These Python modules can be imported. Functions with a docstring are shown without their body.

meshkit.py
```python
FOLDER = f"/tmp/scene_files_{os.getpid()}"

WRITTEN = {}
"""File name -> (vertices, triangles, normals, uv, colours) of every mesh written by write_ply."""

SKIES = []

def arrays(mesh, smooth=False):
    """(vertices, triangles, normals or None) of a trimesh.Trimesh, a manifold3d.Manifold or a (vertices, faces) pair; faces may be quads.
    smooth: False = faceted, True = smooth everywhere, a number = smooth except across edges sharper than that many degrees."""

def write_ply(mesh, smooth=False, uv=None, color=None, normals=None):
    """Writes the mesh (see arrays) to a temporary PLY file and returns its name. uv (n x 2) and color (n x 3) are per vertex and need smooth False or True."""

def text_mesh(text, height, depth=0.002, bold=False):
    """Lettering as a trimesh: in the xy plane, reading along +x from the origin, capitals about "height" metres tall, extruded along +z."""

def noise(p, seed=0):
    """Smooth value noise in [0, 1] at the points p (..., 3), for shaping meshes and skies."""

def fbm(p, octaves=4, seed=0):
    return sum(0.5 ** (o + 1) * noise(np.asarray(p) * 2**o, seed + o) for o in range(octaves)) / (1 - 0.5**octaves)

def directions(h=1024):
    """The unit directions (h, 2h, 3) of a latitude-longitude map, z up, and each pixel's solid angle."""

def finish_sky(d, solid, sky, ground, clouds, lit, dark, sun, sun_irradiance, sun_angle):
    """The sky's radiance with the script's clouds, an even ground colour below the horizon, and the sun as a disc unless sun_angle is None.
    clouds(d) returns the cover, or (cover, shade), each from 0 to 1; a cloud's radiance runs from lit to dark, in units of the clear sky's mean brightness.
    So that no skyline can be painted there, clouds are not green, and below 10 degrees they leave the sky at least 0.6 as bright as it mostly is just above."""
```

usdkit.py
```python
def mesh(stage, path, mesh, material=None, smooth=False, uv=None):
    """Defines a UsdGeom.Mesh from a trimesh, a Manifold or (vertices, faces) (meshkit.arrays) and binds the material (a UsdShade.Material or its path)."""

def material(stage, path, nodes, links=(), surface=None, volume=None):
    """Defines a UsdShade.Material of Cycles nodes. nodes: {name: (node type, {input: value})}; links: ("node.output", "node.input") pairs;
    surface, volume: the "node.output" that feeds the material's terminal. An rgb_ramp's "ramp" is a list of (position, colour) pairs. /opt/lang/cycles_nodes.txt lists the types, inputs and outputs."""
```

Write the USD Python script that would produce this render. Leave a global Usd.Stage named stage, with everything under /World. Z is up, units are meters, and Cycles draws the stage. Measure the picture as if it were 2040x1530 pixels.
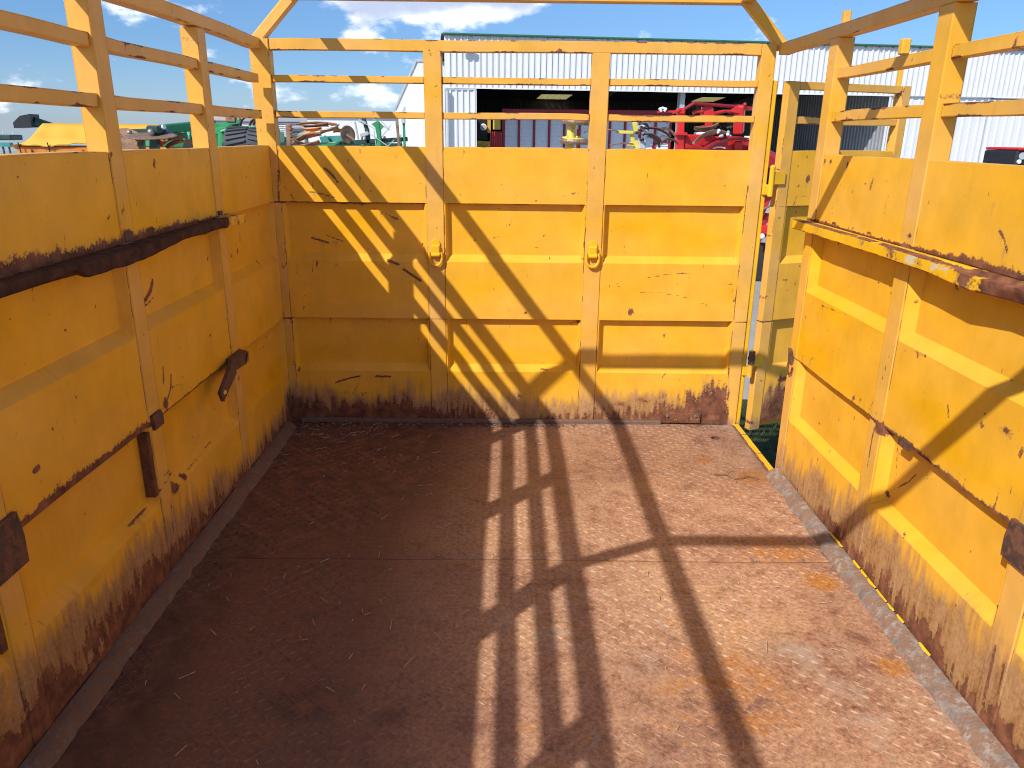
import math, random
import numpy as np
import trimesh
import shapely.geometry as sg
import usdkit, meshkit
from pxr import Usd, UsdGeom, UsdLux, UsdShade, Sdf, Gf, Vt

stage = Usd.Stage.CreateInMemory()
UsdGeom.SetStageUpAxis(stage, UsdGeom.Tokens.z)
UsdGeom.SetStageMetersPerUnit(stage, 1.0)
WORLD = UsdGeom.Xform.Define(stage, '/World')
stage.SetDefaultPrim(WORLD.GetPrim())
UsdGeom.Scope.Define(stage, '/World/Looks')
R_ = random.Random(7)
RG = np.random.default_rng(7)
GROUND = -0.95

# ------------------------------------------------------------------ camera, sky, sun
cam = UsdGeom.Camera.Define(stage, '/World/camera')
cam.CreateFocalLengthAttr(26.542); cam.CreateHorizontalApertureAttr(36.0); cam.CreateVerticalApertureAttr(27.0)
cam.CreateClippingRangeAttr(Gf.Vec2f(0.02, 2000))
right, up, fwd = (0.999941, -0.003394, 0.010354), (-0.008775, 0.312526, 0.949869), (0.006459, 0.949903, -0.312477)
cam.AddTransformOp().Set(Gf.Matrix4d(*right, 0, *up, 0, *[-x for x in fwd], 0, 1.1053, -3.649, 1.4082, 1))
cam.CreateExposureAttr(0.46)

SUN = np.array([-0.7635, -0.873, 1.0]); SUN /= np.linalg.norm(SUN)        # towards the sun
el, rot = math.asin(SUN[2]), math.atan2(SUN[0], SUN[1])
dome = UsdLux.DomeLight.Define(stage, '/World/sky')
dome.GetPrim().SetCustomDataByKey('kind', 'structure')
SKY_STRENGTH = 0.122
def cloud_nodes():
    n = {"tc": ("texture_coordinate", {}),
         "mp": ("mapping", {"mapping_type": "point", "location": (5.3, 1.7, 0.4), "scale": (7.0, 7.0, 14.0)}),
         "mp2": ("mapping", {"mapping_type": "point", "location": (5.22, 1.7, 0.75), "scale": (7.0, 7.0, 14.0)}),
         "n1": ("noise_texture", {"scale": 1.0, "detail": 9.0, "roughness": 0.58, "distortion": 0.0}),
         "n2": ("noise_texture", {"scale": 1.0, "detail": 5.0, "roughness": 0.55, "distortion": 0.0}),
         "cv": ("math", {"math_type": "add"}),
         "cov": ("map_range", {"range_type": "smoothstep", "from_min": 0.59, "from_max": 0.715, "to_min": 0.0, "to_max": 0.95, "clamp": True}),
         "shade": ("map_range", {"range_type": "smoothstep", "from_min": 0.62, "from_max": 0.86, "to_min": 0.0, "to_max": 1.0, "clamp": True}),
         "cs": ("math", {"math_type": "add"}),
         "ccol": ("mix", {"color1": (CL_LIT), "color2": (CL_DARK)}),
         "sky": ("sky_texture", {"sky_type": "single_scattering", "sun_disc": False, "sun_elevation": el, "sun_rotation": rot,
                                 "altitude": 50.0, "air_density": 1.0, "aerosol_density": 0.4, "ozone_density": 2.5}),
         "tint": ("mix", {"mix_type": "multiply", "fac": 1.0}), "sepz": ("separate_xyz", {}), "skz": ("math", {"math_type": "maximum", "value2": 0.012}), "skv": ("combine_xyz", {}), "skn": ("vector_math", {"math_type": "normalize"}), "blue": ("rgb_ramp", {"ramp": [(0.0, (0.47, 0.58, 0.89)), (0.05, (0.42, 0.56, 0.82)), (0.10, (0.38, 0.54, 0.77)), (0.20, (0.46, 0.62, 0.84)), (0.40, (0.80, 0.88, 0.96)), (1.0, (0.86, 0.86, 0.86))]}),
         "mix": ("mix", {}), "bg": ("background_shader", {"strength": SKY_STRENGTH})}
    l = [("tc.generated", "mp.vector"), ("mp.vector", "n1.vector"), ("tc.generated", "mp2.vector"), ("mp2.vector", "n2.vector"), ("n1.fac", "cv.value1"), ("cv.value", "cov.value"),
         ("n2.fac", "cs.value1"), ("cs.value", "shade.value"), ("shade.result", "ccol.fac"), ("sky.color", "tint.color1"), ("tc.generated", "sepz.vector"), ("sepz.x", "skv.x"), ("sepz.y", "skv.y"), ("sepz.z", "skz.value1"), ("skz.value", "skv.z"), ("skv.vector", "skn.vector1"), ("skn.vector", "sky.vector"), ("sepz.z", "blue.fac"), ("blue.color", "tint.color2"),
         ("tint.color", "mix.color1"), ("ccol.color", "mix.color2"), ("cov.result", "mix.fac"), ("mix.color", "bg.color")]
    # large clouds that can be told apart: (direction, width, weight)
    last = None
    for i, (d, w, k) in enumerate(CLOUDS):
        d = np.array(d, float); d /= np.linalg.norm(d)
        n[f"df{i}"] = ("vector_math", {"math_type": "subtract", "vector2": tuple(d)})
        n[f"ds{i}"] = ("vector_math", {"math_type": "multiply", "vector2": tuple(1 / np.array(w))})
        n[f"dl{i}"] = ("vector_math", {"math_type": "length"})
        n[f"dm{i}"] = ("map_range", {"range_type": "smoothstep", "from_min": 0.0, "from_max": 1.0, "to_min": k, "to_max": 0.0, "clamp": True})
        l += [("tc.generated", f"df{i}.vector1"), (f"df{i}.vector", f"ds{i}.vector1"), (f"ds{i}.vector", f"dl{i}.vector1"), (f"dl{i}.value", f"dm{i}.value")]
        if last is None:
            last = f"dm{i}.result"
        else:
            n[f"da{i}"] = ("math", {"math_type": "add"})
            l += [(last, f"da{i}.value1"), (f"dm{i}.result", f"da{i}.value2")]; last = f"da{i}.value"
    l += [(last, "cv.value2"), (last, "cs.value2")]
    return n, l
CL_LIT, CL_DARK = (9.4, 9.5, 9.9), (3.7, 4.2, 5.6)
CLOUDS = [((-0.06, 0.985, 0.160), (0.25, 1, 0.058), 0.46), ((-0.19, 0.975, 0.110), (0.070, 1, 0.046), 0.21), ((-0.22, 0.974, 0.048), (0.13, 1, 0.034), 0.18),
          ((0.158, 0.98, 0.116), (0.036, 1, 0.036), 0.24), ((-0.416, 0.90, 0.122), (0.07, 1, 0.030), 0.06), ((-0.39, 0.918, 0.02), (0.26, 1, 0.03), 0.09), ((-0.375, 0.923, 0.070), (0.05, 1, 0.03), 0.06), ((-0.47, 0.88, 0.10), (0.16, 1, 0.08), -0.05)]
_n, _l = cloud_nodes()
sky_m = usdkit.material(stage, '/World/Looks/sky_with_clouds', _n, _l, surface="bg.background")
UsdShade.MaterialBindingAPI.Apply(dome.GetPrim()).Bind(sky_m)

sun = UsdLux.DistantLight.Define(stage, '/World/sun')
sun.CreateNormalizeAttr(True); sun.CreateIntensityAttr(0.93); sun.CreateAngleAttr(0.53); sun.CreateColorAttr(Gf.Vec3f(1.0, 0.955, 0.88))
zax = SUN; xax = np.cross([0, 0, 1.0], zax); xax /= np.linalg.norm(xax); yax = np.cross(zax, xax)
sun.AddTransformOp().Set(Gf.Matrix4d(*xax.tolist(), 0, *yax.tolist(), 0, *zax.tolist(), 0, 0, 0, 20, 1))

# ------------------------------------------------------------------ prim helpers
_used = {}
def name_at(parent, name):
    base = f'{parent}/{name}'
    k = _used.get(base, -1) + 1; _used[base] = k
    return base if k == 0 else f'{base}_{k:03d}'
def P(x):
    return x if isinstance(x, str) else str(x.GetPath())
def thing(name, label, cat, group=None, loc=None, rz=0.0):
    p = name_at('/World', name)
    x = UsdGeom.Xform.Define(stage, p)
    if loc is not None: x.AddTranslateOp().Set(Gf.Vec3d(*map(float, loc)))
    if rz: x.AddRotateZOp().Set(rz)
    tag(x, label, cat, group); return x
def tag(x, label=None, cat=None, group=None, kind=None):
    pr = x.GetPrim()
    for k, v in (('label', label), ('category', cat), ('group', group), ('kind', kind)):
        if v: pr.SetCustomDataByKey(k, v)
    return x
def obj(name, mesh, mat, parent='/World', wear=None, smooth=False, label=None, kind=None, along=None):
    if isinstance(mesh, list): mesh = trimesh.util.concatenate(mesh)
    m = usdkit.mesh(stage, name_at(P(parent), name), mesh, mat, smooth=smooth)
    if wear is not None:
        UsdGeom.PrimvarsAPI(m).CreatePrimvar('wear', Sdf.ValueTypeNames.Color3fArray, 'vertex').Set(Vt.Vec3fArray.FromNumpy(np.asarray(wear, np.float32)))
    if along is not None:
        UsdGeom.PrimvarsAPI(m).CreatePrimvar('along', Sdf.ValueTypeNames.FloatArray, 'vertex').Set(Vt.FloatArray.FromNumpy(np.asarray(along, np.float32)))
    return tag(m, label=label, kind=kind)

# ------------------------------------------------------------------ shapes
def box(x0, x1, y0, y1, z0, z1, bev=0.0):
    x0, x1 = min(x0, x1), max(x0, x1); y0, y1 = min(y0, y1), max(y0, y1); z0, z1 = min(z0, z1), max(z0, z1)
    if bev <= 0:
        b = trimesh.creation.box((x1 - x0, y1 - y0, z1 - z0)); b.apply_translation(((x0 + x1) / 2, (y0 + y1) / 2, (z0 + z1) / 2)); return b
    pts = []
    for ix in (0, 1):
        for iy in (0, 1):
            for iz in (0, 1):
                c = np.array([(x0, x1)[ix], (y0, y1)[iy], (z0, z1)[iz]]); s = np.array([1 - 2 * ix, 1 - 2 * iy, 1 - 2 * iz]) * bev
                pts += [c + s * (0, 1, 1), c + s * (1, 0, 1), c + s * (1, 1, 0)]
    return trimesh.convex.convex_hull(np.array(pts))
def frame_from(p, q, upv=(0, 0, 1)):
    p, q = np.array(p, float), np.array(q, float); d = q - p; L = np.linalg.norm(d); d /= L
    u = np.array(upv, float)
    if abs(d @ u) > 0.98: u = np.array([1.0, 0, 0])
    x = np.cross(u, d); x /= np.linalg.norm(x); y = np.cross(d, x)
    T = np.eye(4); T[:3, 0], T[:3, 1], T[:3, 2], T[:3, 3] = x, y, d, p
    return T, L
def bar(p, q, w, h=None, bev=None, upv=(0, 0, 1)):
    h = w if h is None else h
    T, L = frame_from(p, q, upv)
    b = box(-w / 2, w / 2, -h / 2, h / 2, 0, L, min(w, h) * 0.12 if bev is None else bev); b.apply_transform(T); return b
def rod(p, q, r, r2=None, n=12):
    T, L = frame_from(p, q); r2 = r if r2 is None else r2
    c = trimesh.creation.revolve([(0, 0), (r, 0), (r2, L), (0, L)], sections=n); c.apply_transform(T); return c
def pipe(pts, r, n=10):
    return trimesh.util.concatenate([rod(a, b, r, n=n) for a, b in zip(pts[:-1], pts[1:])] + [ball(p, r, 1) for p in pts[1:-1]])
def ball(p, r, sub=2):
    s = trimesh.creation.icosphere(subdivisions=sub, radius=r); s.apply_translation(p); return s
def disc(c, axis, r, t, n=28, dish=0.0):
    a = np.array(axis, float); a /= np.linalg.norm(a); c = np.array(c, float)
    T, _ = frame_from(c - a * t / 2, c + a * t / 2)
    d = trimesh.creation.revolve([(0, -dish), (r * 0.5, -dish * 0.7), (r * 0.94, 0), (r, t * 0.4), (r, t * 0.6), (r * 0.94, t), (r * 0.5, t - dish * 0.7), (0, t - dish)], sections=n)
    d.apply_transform(T); return d
def plate_xz(pts, y, t):
    """Outline in the xz plane at depth y, with thickness t along y."""
    g = sg.Polygon(pts).buffer(0)
    m = trimesh.creation.extrude_polygon(g, t, engine='earcut')
    v = m.vertices.copy(); m.vertices = np.stack([v[:, 0], y + t - v[:, 2], v[:, 1]], 1); return m
def hullpts(*pts): return trimesh.convex.convex_hull(np.array(pts, float))
def mould(p, q, w, bend, t=0.012, n=9, m=4, upv=(0, 0, 1), taper=0.35):
    """A curved, tapering mouldboard blade from p to q."""
    T, L = frame_from(p, q, upv); vs = []
    for sgn in (0, 1):
        for i in range(n):
            a = i / (n - 1)
            ww = w * (taper + (1 - taper) * math.sin(math.pi * min(1, 0.12 + a * 0.8)))
            for j in range(m):
                b = j / (m - 1) - 0.5
                vs.append((b * ww, bend * (4 * a * (1 - a)) + 0.5 * bend * (4 * b * b) + 0.25 * bend * a * b + sgn * t, a * L))
    f = []; N = n * m
    for s in (0, 1):
        for i in range(n - 1):
            for j in range(m - 1):
                a = s * N + i * m + j; q4 = [a, a + 1, a + m + 1, a + m]
                f.append(q4 if s == 0 else q4[::-1])
    ring = [(0, j) for j in range(m)] + [(i, m - 1) for i in range(1, n)] + [(n - 1, j) for j in range(m - 2, -1, -1)] + [(i, 0) for i in range(n - 2, 0, -1)]
    for (i, j), (k, l) in zip(ring, ring[1:] + ring[:1]):
        a, b = i * m + j, k * m + l; f.append([b, a, a + N, b + N])
    v = np.array(vs); v = v @ T[:3, :3].T + T[:3, 3]
    f = np.array(f); f = np.vstack([f[:, [0, 1, 2]], f[:, [0, 2, 3]]])
    mm = trimesh.Trimesh(v, f, process=False); mm.fix_normals(); return mm

# ------------------------------------------------------------------ materials
def mat(name, nodes, links, surface="p.BSDF"):
    return usdkit.material(stage, f'/World/Looks/{name}', nodes, links, surface=surface)
def simple(name, col, rough=0.5, metal=0.0, var=0.15, scale=6.0, rust=0.0, rustcol=(0.10, 0.04, 0.02), bump=0.0, spec=0.5, bscale=60.0):
    """Painted or bare surface with tonal variation, optional rust or dirt blotches and fine relief."""
    c = np.array(col)
    n = {"g": ("texture_coordinate", {}), "n": ("noise_texture", {"scale": scale, "detail": 5.0, "roughness": 0.6}),
         "r": ("rgb_ramp", {"ramp": [(0.25, tuple(c * (1 - var))), (0.75, tuple(np.minimum(1, c * (1 + var))))]}),
         "n2": ("noise_texture", {"scale": scale * 2.3, "detail": 8.0, "roughness": 0.68}),
         "m": ("map_range", {"range_type": "smoothstep", "from_min": 0.66 - 0.35 * rust, "from_max": 0.74 - 0.35 * rust, "to_min": 0.0, "to_max": 0.0 if rust <= 0 else 0.92, "clamp": True}),
         "mx": ("mix", {"color2": tuple(rustcol)}), "rr": ("mix_float", {"a": rough, "b": 0.85}),
         "n3": ("noise_texture", {"scale": bscale, "detail": 3.0}), "b": ("bump", {"strength": bump, "distance": 0.004}),
         "p": ("principled_bsdf", {"metallic": metal, "specular_ior_level": spec})}
    l = [("g.object", "n.vector"), ("g.object", "n2.vector"), ("g.object", "n3.vector"), ("n.fac", "r.fac"), ("n2.fac", "m.value"), ("m.result", "mx.fac"), ("r.color", "mx.color1"),
         ("mx.color", "p.base_color"), ("m.result", "rr.fac"), ("rr.result", "p.roughness")]
    if bump: l += [("n3.fac", "b.height"), ("b.normal", "p.normal")]
    return mat(name, n, l)

def worn_paint(name, base=(0.86, 0.430, 0.008), chalk=(0.86, 0.455, 0.058), fresh=0.0, thr=0.5, dim=1.0):
    """Yellow paint over steel. The mesh's "wear" tells where it has worn: red = rust, green = dirt, blue = primer and bare pale paint."""
    n = {"pos": ("geometry", {}), "at": ("attribute", {"attribute": "wear"}), "sc": ("separate_color", {}),
         "nlm": ("mapping", {"mapping_type": "point", "scale": (1.0, 1.0, 2.4)}), "nl": ("noise_texture", {"scale": 1.9, "detail": 3.0, "roughness": 0.45}), "nsm": ("noise_texture", {"scale": 7.0, "detail": 5.0, "roughness": 0.62}), "smr": ("map_range", {"from_min": 0.3, "from_max": 0.72, "to_min": 1.05, "to_max": 0.84, "clamp": True}), "smc": ("combine_xyz", {}), "smx": ("mix", {"mix_type": "multiply", "fac": 1.0}), "nm": ("noise_texture", {"scale": 21.0, "detail": 4.0, "roughness": 0.6}),
         "nh": ("noise_texture", {"scale": 95.0, "detail": 5.0, "roughness": 0.65}),
         "al": ("attribute", {"attribute": "along"}), "sz": ("separate_xyz", {}), "sa": ("math", {"math_type": "multiply", "value2": 46.0}), "szz": ("math", {"math_type": "multiply", "value2": 3.2}), "st": ("combine_xyz", {}), "ns": ("noise_texture", {"scale": 1.0, "detail": 4.0, "roughness": 0.6}),
         "paint": ("rgb_ramp", {"ramp": [(0.3, base), (0.42, tuple(0.6 * np.array(base) + 0.4 * np.array(chalk))), (0.68, chalk)]}),
         "stm": ("map_range", {"range_type": "smoothstep", "from_min": 0.52, "from_max": 0.8, "to_min": 0.0, "to_max": 0.22, "clamp": True}),
         "pst": ("mix", {"color2": tuple(np.array(base) * 0.62)}),
         "hm": ("math", {"math_type": "multiply_add", "value2": 0.75, "value3": -0.375}), "mm": ("math", {"math_type": "multiply_add", "value2": 0.55, "value3": -0.275}),
         "a1": ("math", {"math_type": "add"}), "a2": ("math", {"math_type": "add"}),
         "rm": ("map_range", {"range_type": "smoothstep", "from_min": thr, "from_max": thr + 0.07, "to_min": 0.0, "to_max": 1.0, "clamp": True}),
         "em": ("map_range", {"range_type": "smoothstep", "from_min": thr - 0.10, "from_max": thr, "to_min": 0.0, "to_max": 0.55, "clamp": True}),
         "edge": ("mix", {"color2": (0.30, 0.14, 0.06)}),
         "gadd": ("math", {"math_type": "add"}), "gns": ("math", {"math_type": "multiply_add", "value2": 0.7, "value3": -0.35}),
         "gm": ("map_range", {"range_type": "smoothstep", "from_min": 0.34, "from_max": 0.80, "to_min": 0.0, "to_max": 0.85, "clamp": True}),
         "dirt": ("rgb_ramp", {"ramp": [(0.36, (0.13, 0.058, 0.028)), (0.50, (0.33, 0.185, 0.105)), (0.66, (0.46, 0.30, 0.175))]}),
         "gmix": ("mix", {}), "dsum": ("math", {"math_type": "add"}), "dhalf": ("math", {"math_type": "multiply", "value2": 0.5}),
         "badd": ("math", {"math_type": "add"}), "bm": ("map_range", {"range_type": "smoothstep", "from_min": 0.5, "from_max": 0.58, "to_min": 0.0, "to_max": 1.0, "clamp": True}),
         "bmix": ("mix", {"color2": (0.62, 0.55, 0.36)}),
         "rust": ("rgb_ramp", {"ramp": [(p_, tuple(dim * np.array(c_))) for p_, c_ in ((0.25, (0.055, 0.022, 0.013)), (0.45, (0.150, 0.058, 0.031)), (0.62, (0.25, 0.098, 0.050)), (0.80, (0.32, 0.155, 0.095)))]}),
         "rmix": ("mix", {}),
         "ro": ("mix_float", {"a": 0.44, "b": 0.88}),
         "hh": ("mix_float", {}), "b": ("bump", {"strength": 0.35, "distance": 0.0025, "invert": True}),
         "nd": ("noise_texture", {"scale": 5.0, "detail": 1.0}), "b0": ("bump", {"strength": 0.20, "distance": 0.02}),
         "p": ("principled_bsdf", {"specular_ior_level": 0.27})}
    l = [("at.color", "sc.color")] + [("pos.position", f"{k}.vector") for k in ("nlm", "nm", "nh", "sz", "nd", "nsm")] + [("nlm.vector", "nl.vector"), ("nsm.fac", "smr.value"), ("smr.result", "smc.x"), ("smr.result", "smc.y"), ("smr.result", "smc.z"), ("paint.color", "smx.color1"), ("smc.vector", "smx.color2")] + [("al.fac", "sa.value1"), ("sz.z", "szz.value1"), ("sa.value", "st.x"), ("szz.value", "st.y"), ("st.vector", "ns.vector"),
         ("nl.fac", "paint.fac"), ("ns.fac", "stm.value"), ("stm.result", "pst.fac"), ("smx.color", "pst.color1"),
         ("nh.fac", "hm.value1"), ("nm.fac", "mm.value1"), ("sc.r", "a1.value1"), ("hm.value", "a1.value2"), ("a1.value", "a2.value1"), ("mm.value", "a2.value2"),
         ("a2.value", "rm.value"), ("a2.value", "em.value"), ("em.result", "edge.fac"),
         ("ns.fac", "gns.value1"), ("sc.g", "gadd.value1"), ("gns.value", "gadd.value2"), ("gadd.value", "gm.value"), ("gm.result", "gmix.fac"),
         ("pst.color", "gmix.color1"), ("ns.fac", "dsum.value1"), ("nh.fac", "dsum.value2"), ("dsum.value", "dhalf.value1"), ("dhalf.value", "dirt.fac"), ("dirt.color", "gmix.color2"),
         ("sc.b", "badd.value1"), ("mm.value", "badd.value2"), ("badd.value", "bm.value"), ("bm.result", "bmix.fac"), ("gmix.color", "bmix.color1"),
         ("bmix.color", "edge.color1"), ("edge.color", "rmix.color1"), ("rust.color", "rmix.color2"), ("nm.fac", "rust.fac"), ("rm.result", "rmix.fac"),
         ("rmix.color", "p.base_color"), ("rm.result", "ro.fac"), ("ro.result", "p.roughness"),
         ("rm.result", "hh.fac"), ("nh.fac", "hh.b"), ("nd.fac", "b0.height"), ("b0.normal", "b.normal"), ("hh.result", "b.height"), ("b.normal", "p.normal")]
    return mat(name, n, l)

M_paint = worn_paint('worn_yellow_paint')
M_rail = worn_paint('faded_yellow_paint', base=(0.80, 0.415, 0.030), chalk=(0.78, 0.430, 0.115))
M_fresh = worn_paint('deep_yellow_paint', base=(0.86, 0.46, 0.008), chalk=(0.87, 0.48, 0.025))

M_ledge = worn_paint('dark_ledge_paint', dim=0.34)

def deck_mat():
    n = {"pos": ("geometry", {}), "at": ("attribute", {"attribute": "wear"}), "sc": ("separate_color", {}),
         "nl": ("noise_texture", {"scale": 2.2, "detail": 6.0, "roughness": 0.62, "distortion": 0.5}),
         "nm": ("noise_texture", {"scale": 14.0, "detail": 7.0, "roughness": 0.68}),
         "nh": ("noise_texture", {"scale": 75.0, "detail": 6.0, "roughness": 0.75}),
         "c1": ("rgb_ramp", {"ramp": [(0.32, (0.170, 0.070, 0.042)), (0.43, (0.340, 0.165, 0.090)), (0.54, (0.470, 0.258, 0.142)), (0.68, (0.620, 0.370, 0.180))]}),
         "c2": ("rgb_ramp", {"ramp": [(0.34, (0.12, 0.058, 0.042)), (0.46, (0.38, 0.205, 0.128)), (0.57, (0.51, 0.310, 0.200)), (0.70, (0.68, 0.44, 0.235))]}),
         "mx": ("mix", {"fac": 0.58}),
         "hv": ("map_range", {"from_min": 0.30, "from_max": 0.70, "to_min": 0.50, "to_max": 1.62, "clamp": True}),
         "hvm": ("mix", {"mix_type": "multiply", "fac": 1.0}), "hvc": ("combine_xyz", {}),
         "mo": ("math", {"math_type": "multiply_add", "value2": 1.3, "value3": -0.65}), "ao": ("math", {"math_type": "add"}), "ag": ("math", {"math_type": "add"}), "ad": ("math", {"math_type": "add"}),
         "om": ("map_range", {"range_type": "smoothstep", "from_min": 0.22, "from_max": 0.50, "to_min": 0.0, "to_max": 0.9, "clamp": True}),
         "gm": ("map_range", {"range_type": "smoothstep", "from_min": 0.20, "from_max": 0.60, "to_min": 0.0, "to_max": 0.75, "clamp": True}),
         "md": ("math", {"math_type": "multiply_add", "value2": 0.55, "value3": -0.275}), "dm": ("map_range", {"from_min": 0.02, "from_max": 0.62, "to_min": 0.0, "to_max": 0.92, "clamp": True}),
         "ocol": ("rgb_ramp", {"ramp": [(0.35, (0.36, 0.09, 0.02)), (0.6, (0.52, 0.25, 0.06))]}),
         "om2": ("mix", {}), "gcol": ("rgb_ramp", {"ramp": [(0.36, (0.17, 0.125, 0.10)), (0.52, (0.37, 0.285, 0.22)), (0.66, (0.52, 0.42, 0.33))]}), "gm2": ("mix", {}),
         "dcol": ("rgb_ramp", {"ramp": [(0.34, (0.062, 0.028, 0.022)), (0.5, (0.110, 0.044, 0.029)), (0.66, (0.185, 0.070, 0.038))]}), "dm2": ("mix", {}),  # blue mask: dark stains and the shade painted over the left floor
         "ro": ("map_range", {"from_min": 0.3, "from_max": 0.7, "to_min": 0.42, "to_max": 0.72, "clamp": True}),
         "b": ("bump", {"strength": 0.5, "distance": 0.0022}), "b1": ("bump", {"strength": 0.35, "distance": 0.004}),
         "p": ("principled_bsdf", {"specular_ior_level": 0.5})}
    l = [("at.color", "sc.color")] + [("pos.position", f"{k}.vector") for k in ("nl", "nm", "nh")] + [
         ("nl.fac", "c1.fac"), ("nm.fac", "c2.fac"), ("c1.color", "mx.color1"), ("c2.color", "mx.color2"),
         ("nh.fac", "hv.value"), ("hv.result", "hvc.x"), ("hv.result", "hvc.y"), ("hv.result", "hvc.z"), ("mx.color", "hvm.color1"), ("hvc.vector", "hvm.color2"),
         ("nm.fac", "mo.value1"), ("sc.r", "ao.value1"), ("mo.value", "ao.value2"), ("ao.value", "om.value"), ("sc.g", "ag.value1"), ("mo.value", "ag.value2"), ("ag.value", "gm.value"),
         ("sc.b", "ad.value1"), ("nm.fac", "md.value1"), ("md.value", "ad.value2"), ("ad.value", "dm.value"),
         ("om.result", "om2.fac"), ("hvm.color", "om2.color1"), ("nh.fac", "ocol.fac"), ("ocol.color", "om2.color2"),
         ("gm.result", "gm2.fac"), ("om2.color", "gm2.color1"), ("nm.fac", "gcol.fac"), ("gcol.color", "gm2.color2"),
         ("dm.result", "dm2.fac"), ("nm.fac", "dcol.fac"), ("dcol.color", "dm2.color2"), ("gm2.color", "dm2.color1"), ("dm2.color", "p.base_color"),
         ("nm.fac", "ro.value"), ("ro.result", "p.roughness"), ("nm.fac", "b1.height"), ("nh.fac", "b.height"), ("b1.normal", "b.normal"), ("b.normal", "p.normal")]
    return mat('rusty_tread_plate', n, l)
M_deck = deck_mat()
M_darkrust = simple('dark_rusty_steel', (0.075, 0.042, 0.032), 0.6, var=0.5, scale=14, rust=0.55, rustcol=(0.17, 0.07, 0.035), bump=0.6)
M_caulk = simple('grimy_kick_bar', (0.155, 0.115, 0.095), 0.85, var=0.35, scale=22, rust=0.62, rustcol=(0.19, 0.095, 0.055), bump=0.9, bscale=90)
M_caulk2 = simple('grey_caked_kick_bar', (0.25, 0.205, 0.175), 0.9, var=0.6, scale=17, rust=0.60, rustcol=(0.24, 0.135, 0.085), bump=0.9, bscale=110)
M_black = simple('black_rubber', (0.018, 0.018, 0.019), 0.8, var=0.3, scale=9, bump=0.3)
M_steel = simple('bare_steel', (0.33, 0.32, 0.31), 0.42, metal=0.6, var=0.25, scale=12, rust=0.35)
M_straw = simple('straw', (0.52, 0.41, 0.27), 0.8, var=0.35, scale=40)
M_twig = simple('dry_twig', (0.20, 0.13, 0.075), 0.85, var=0.3, scale=60)

# ------------------------------------------------------------------ worn sheet metal
def fb(p, s, o=4, seed=0): return meshkit.fbm(np.asarray(p) * s, o, seed)
def sstep(x, a, b):
    t = np.clip((x - a) / (b - a), 0, 1); return t * t * (3 - 2 * t)
def seg_dist(s, z, a, b):
    a, b = np.array(a), np.array(b); d = b - a; L2 = max(d @ d, 1e-9)
    t = np.clip(((s - a[0]) * d[0] + (z - a[1]) * d[1]) / L2, 0, 1)
    return np.hypot(s - a[0] - t * d[0], z - a[1] - t * d[1])

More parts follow.
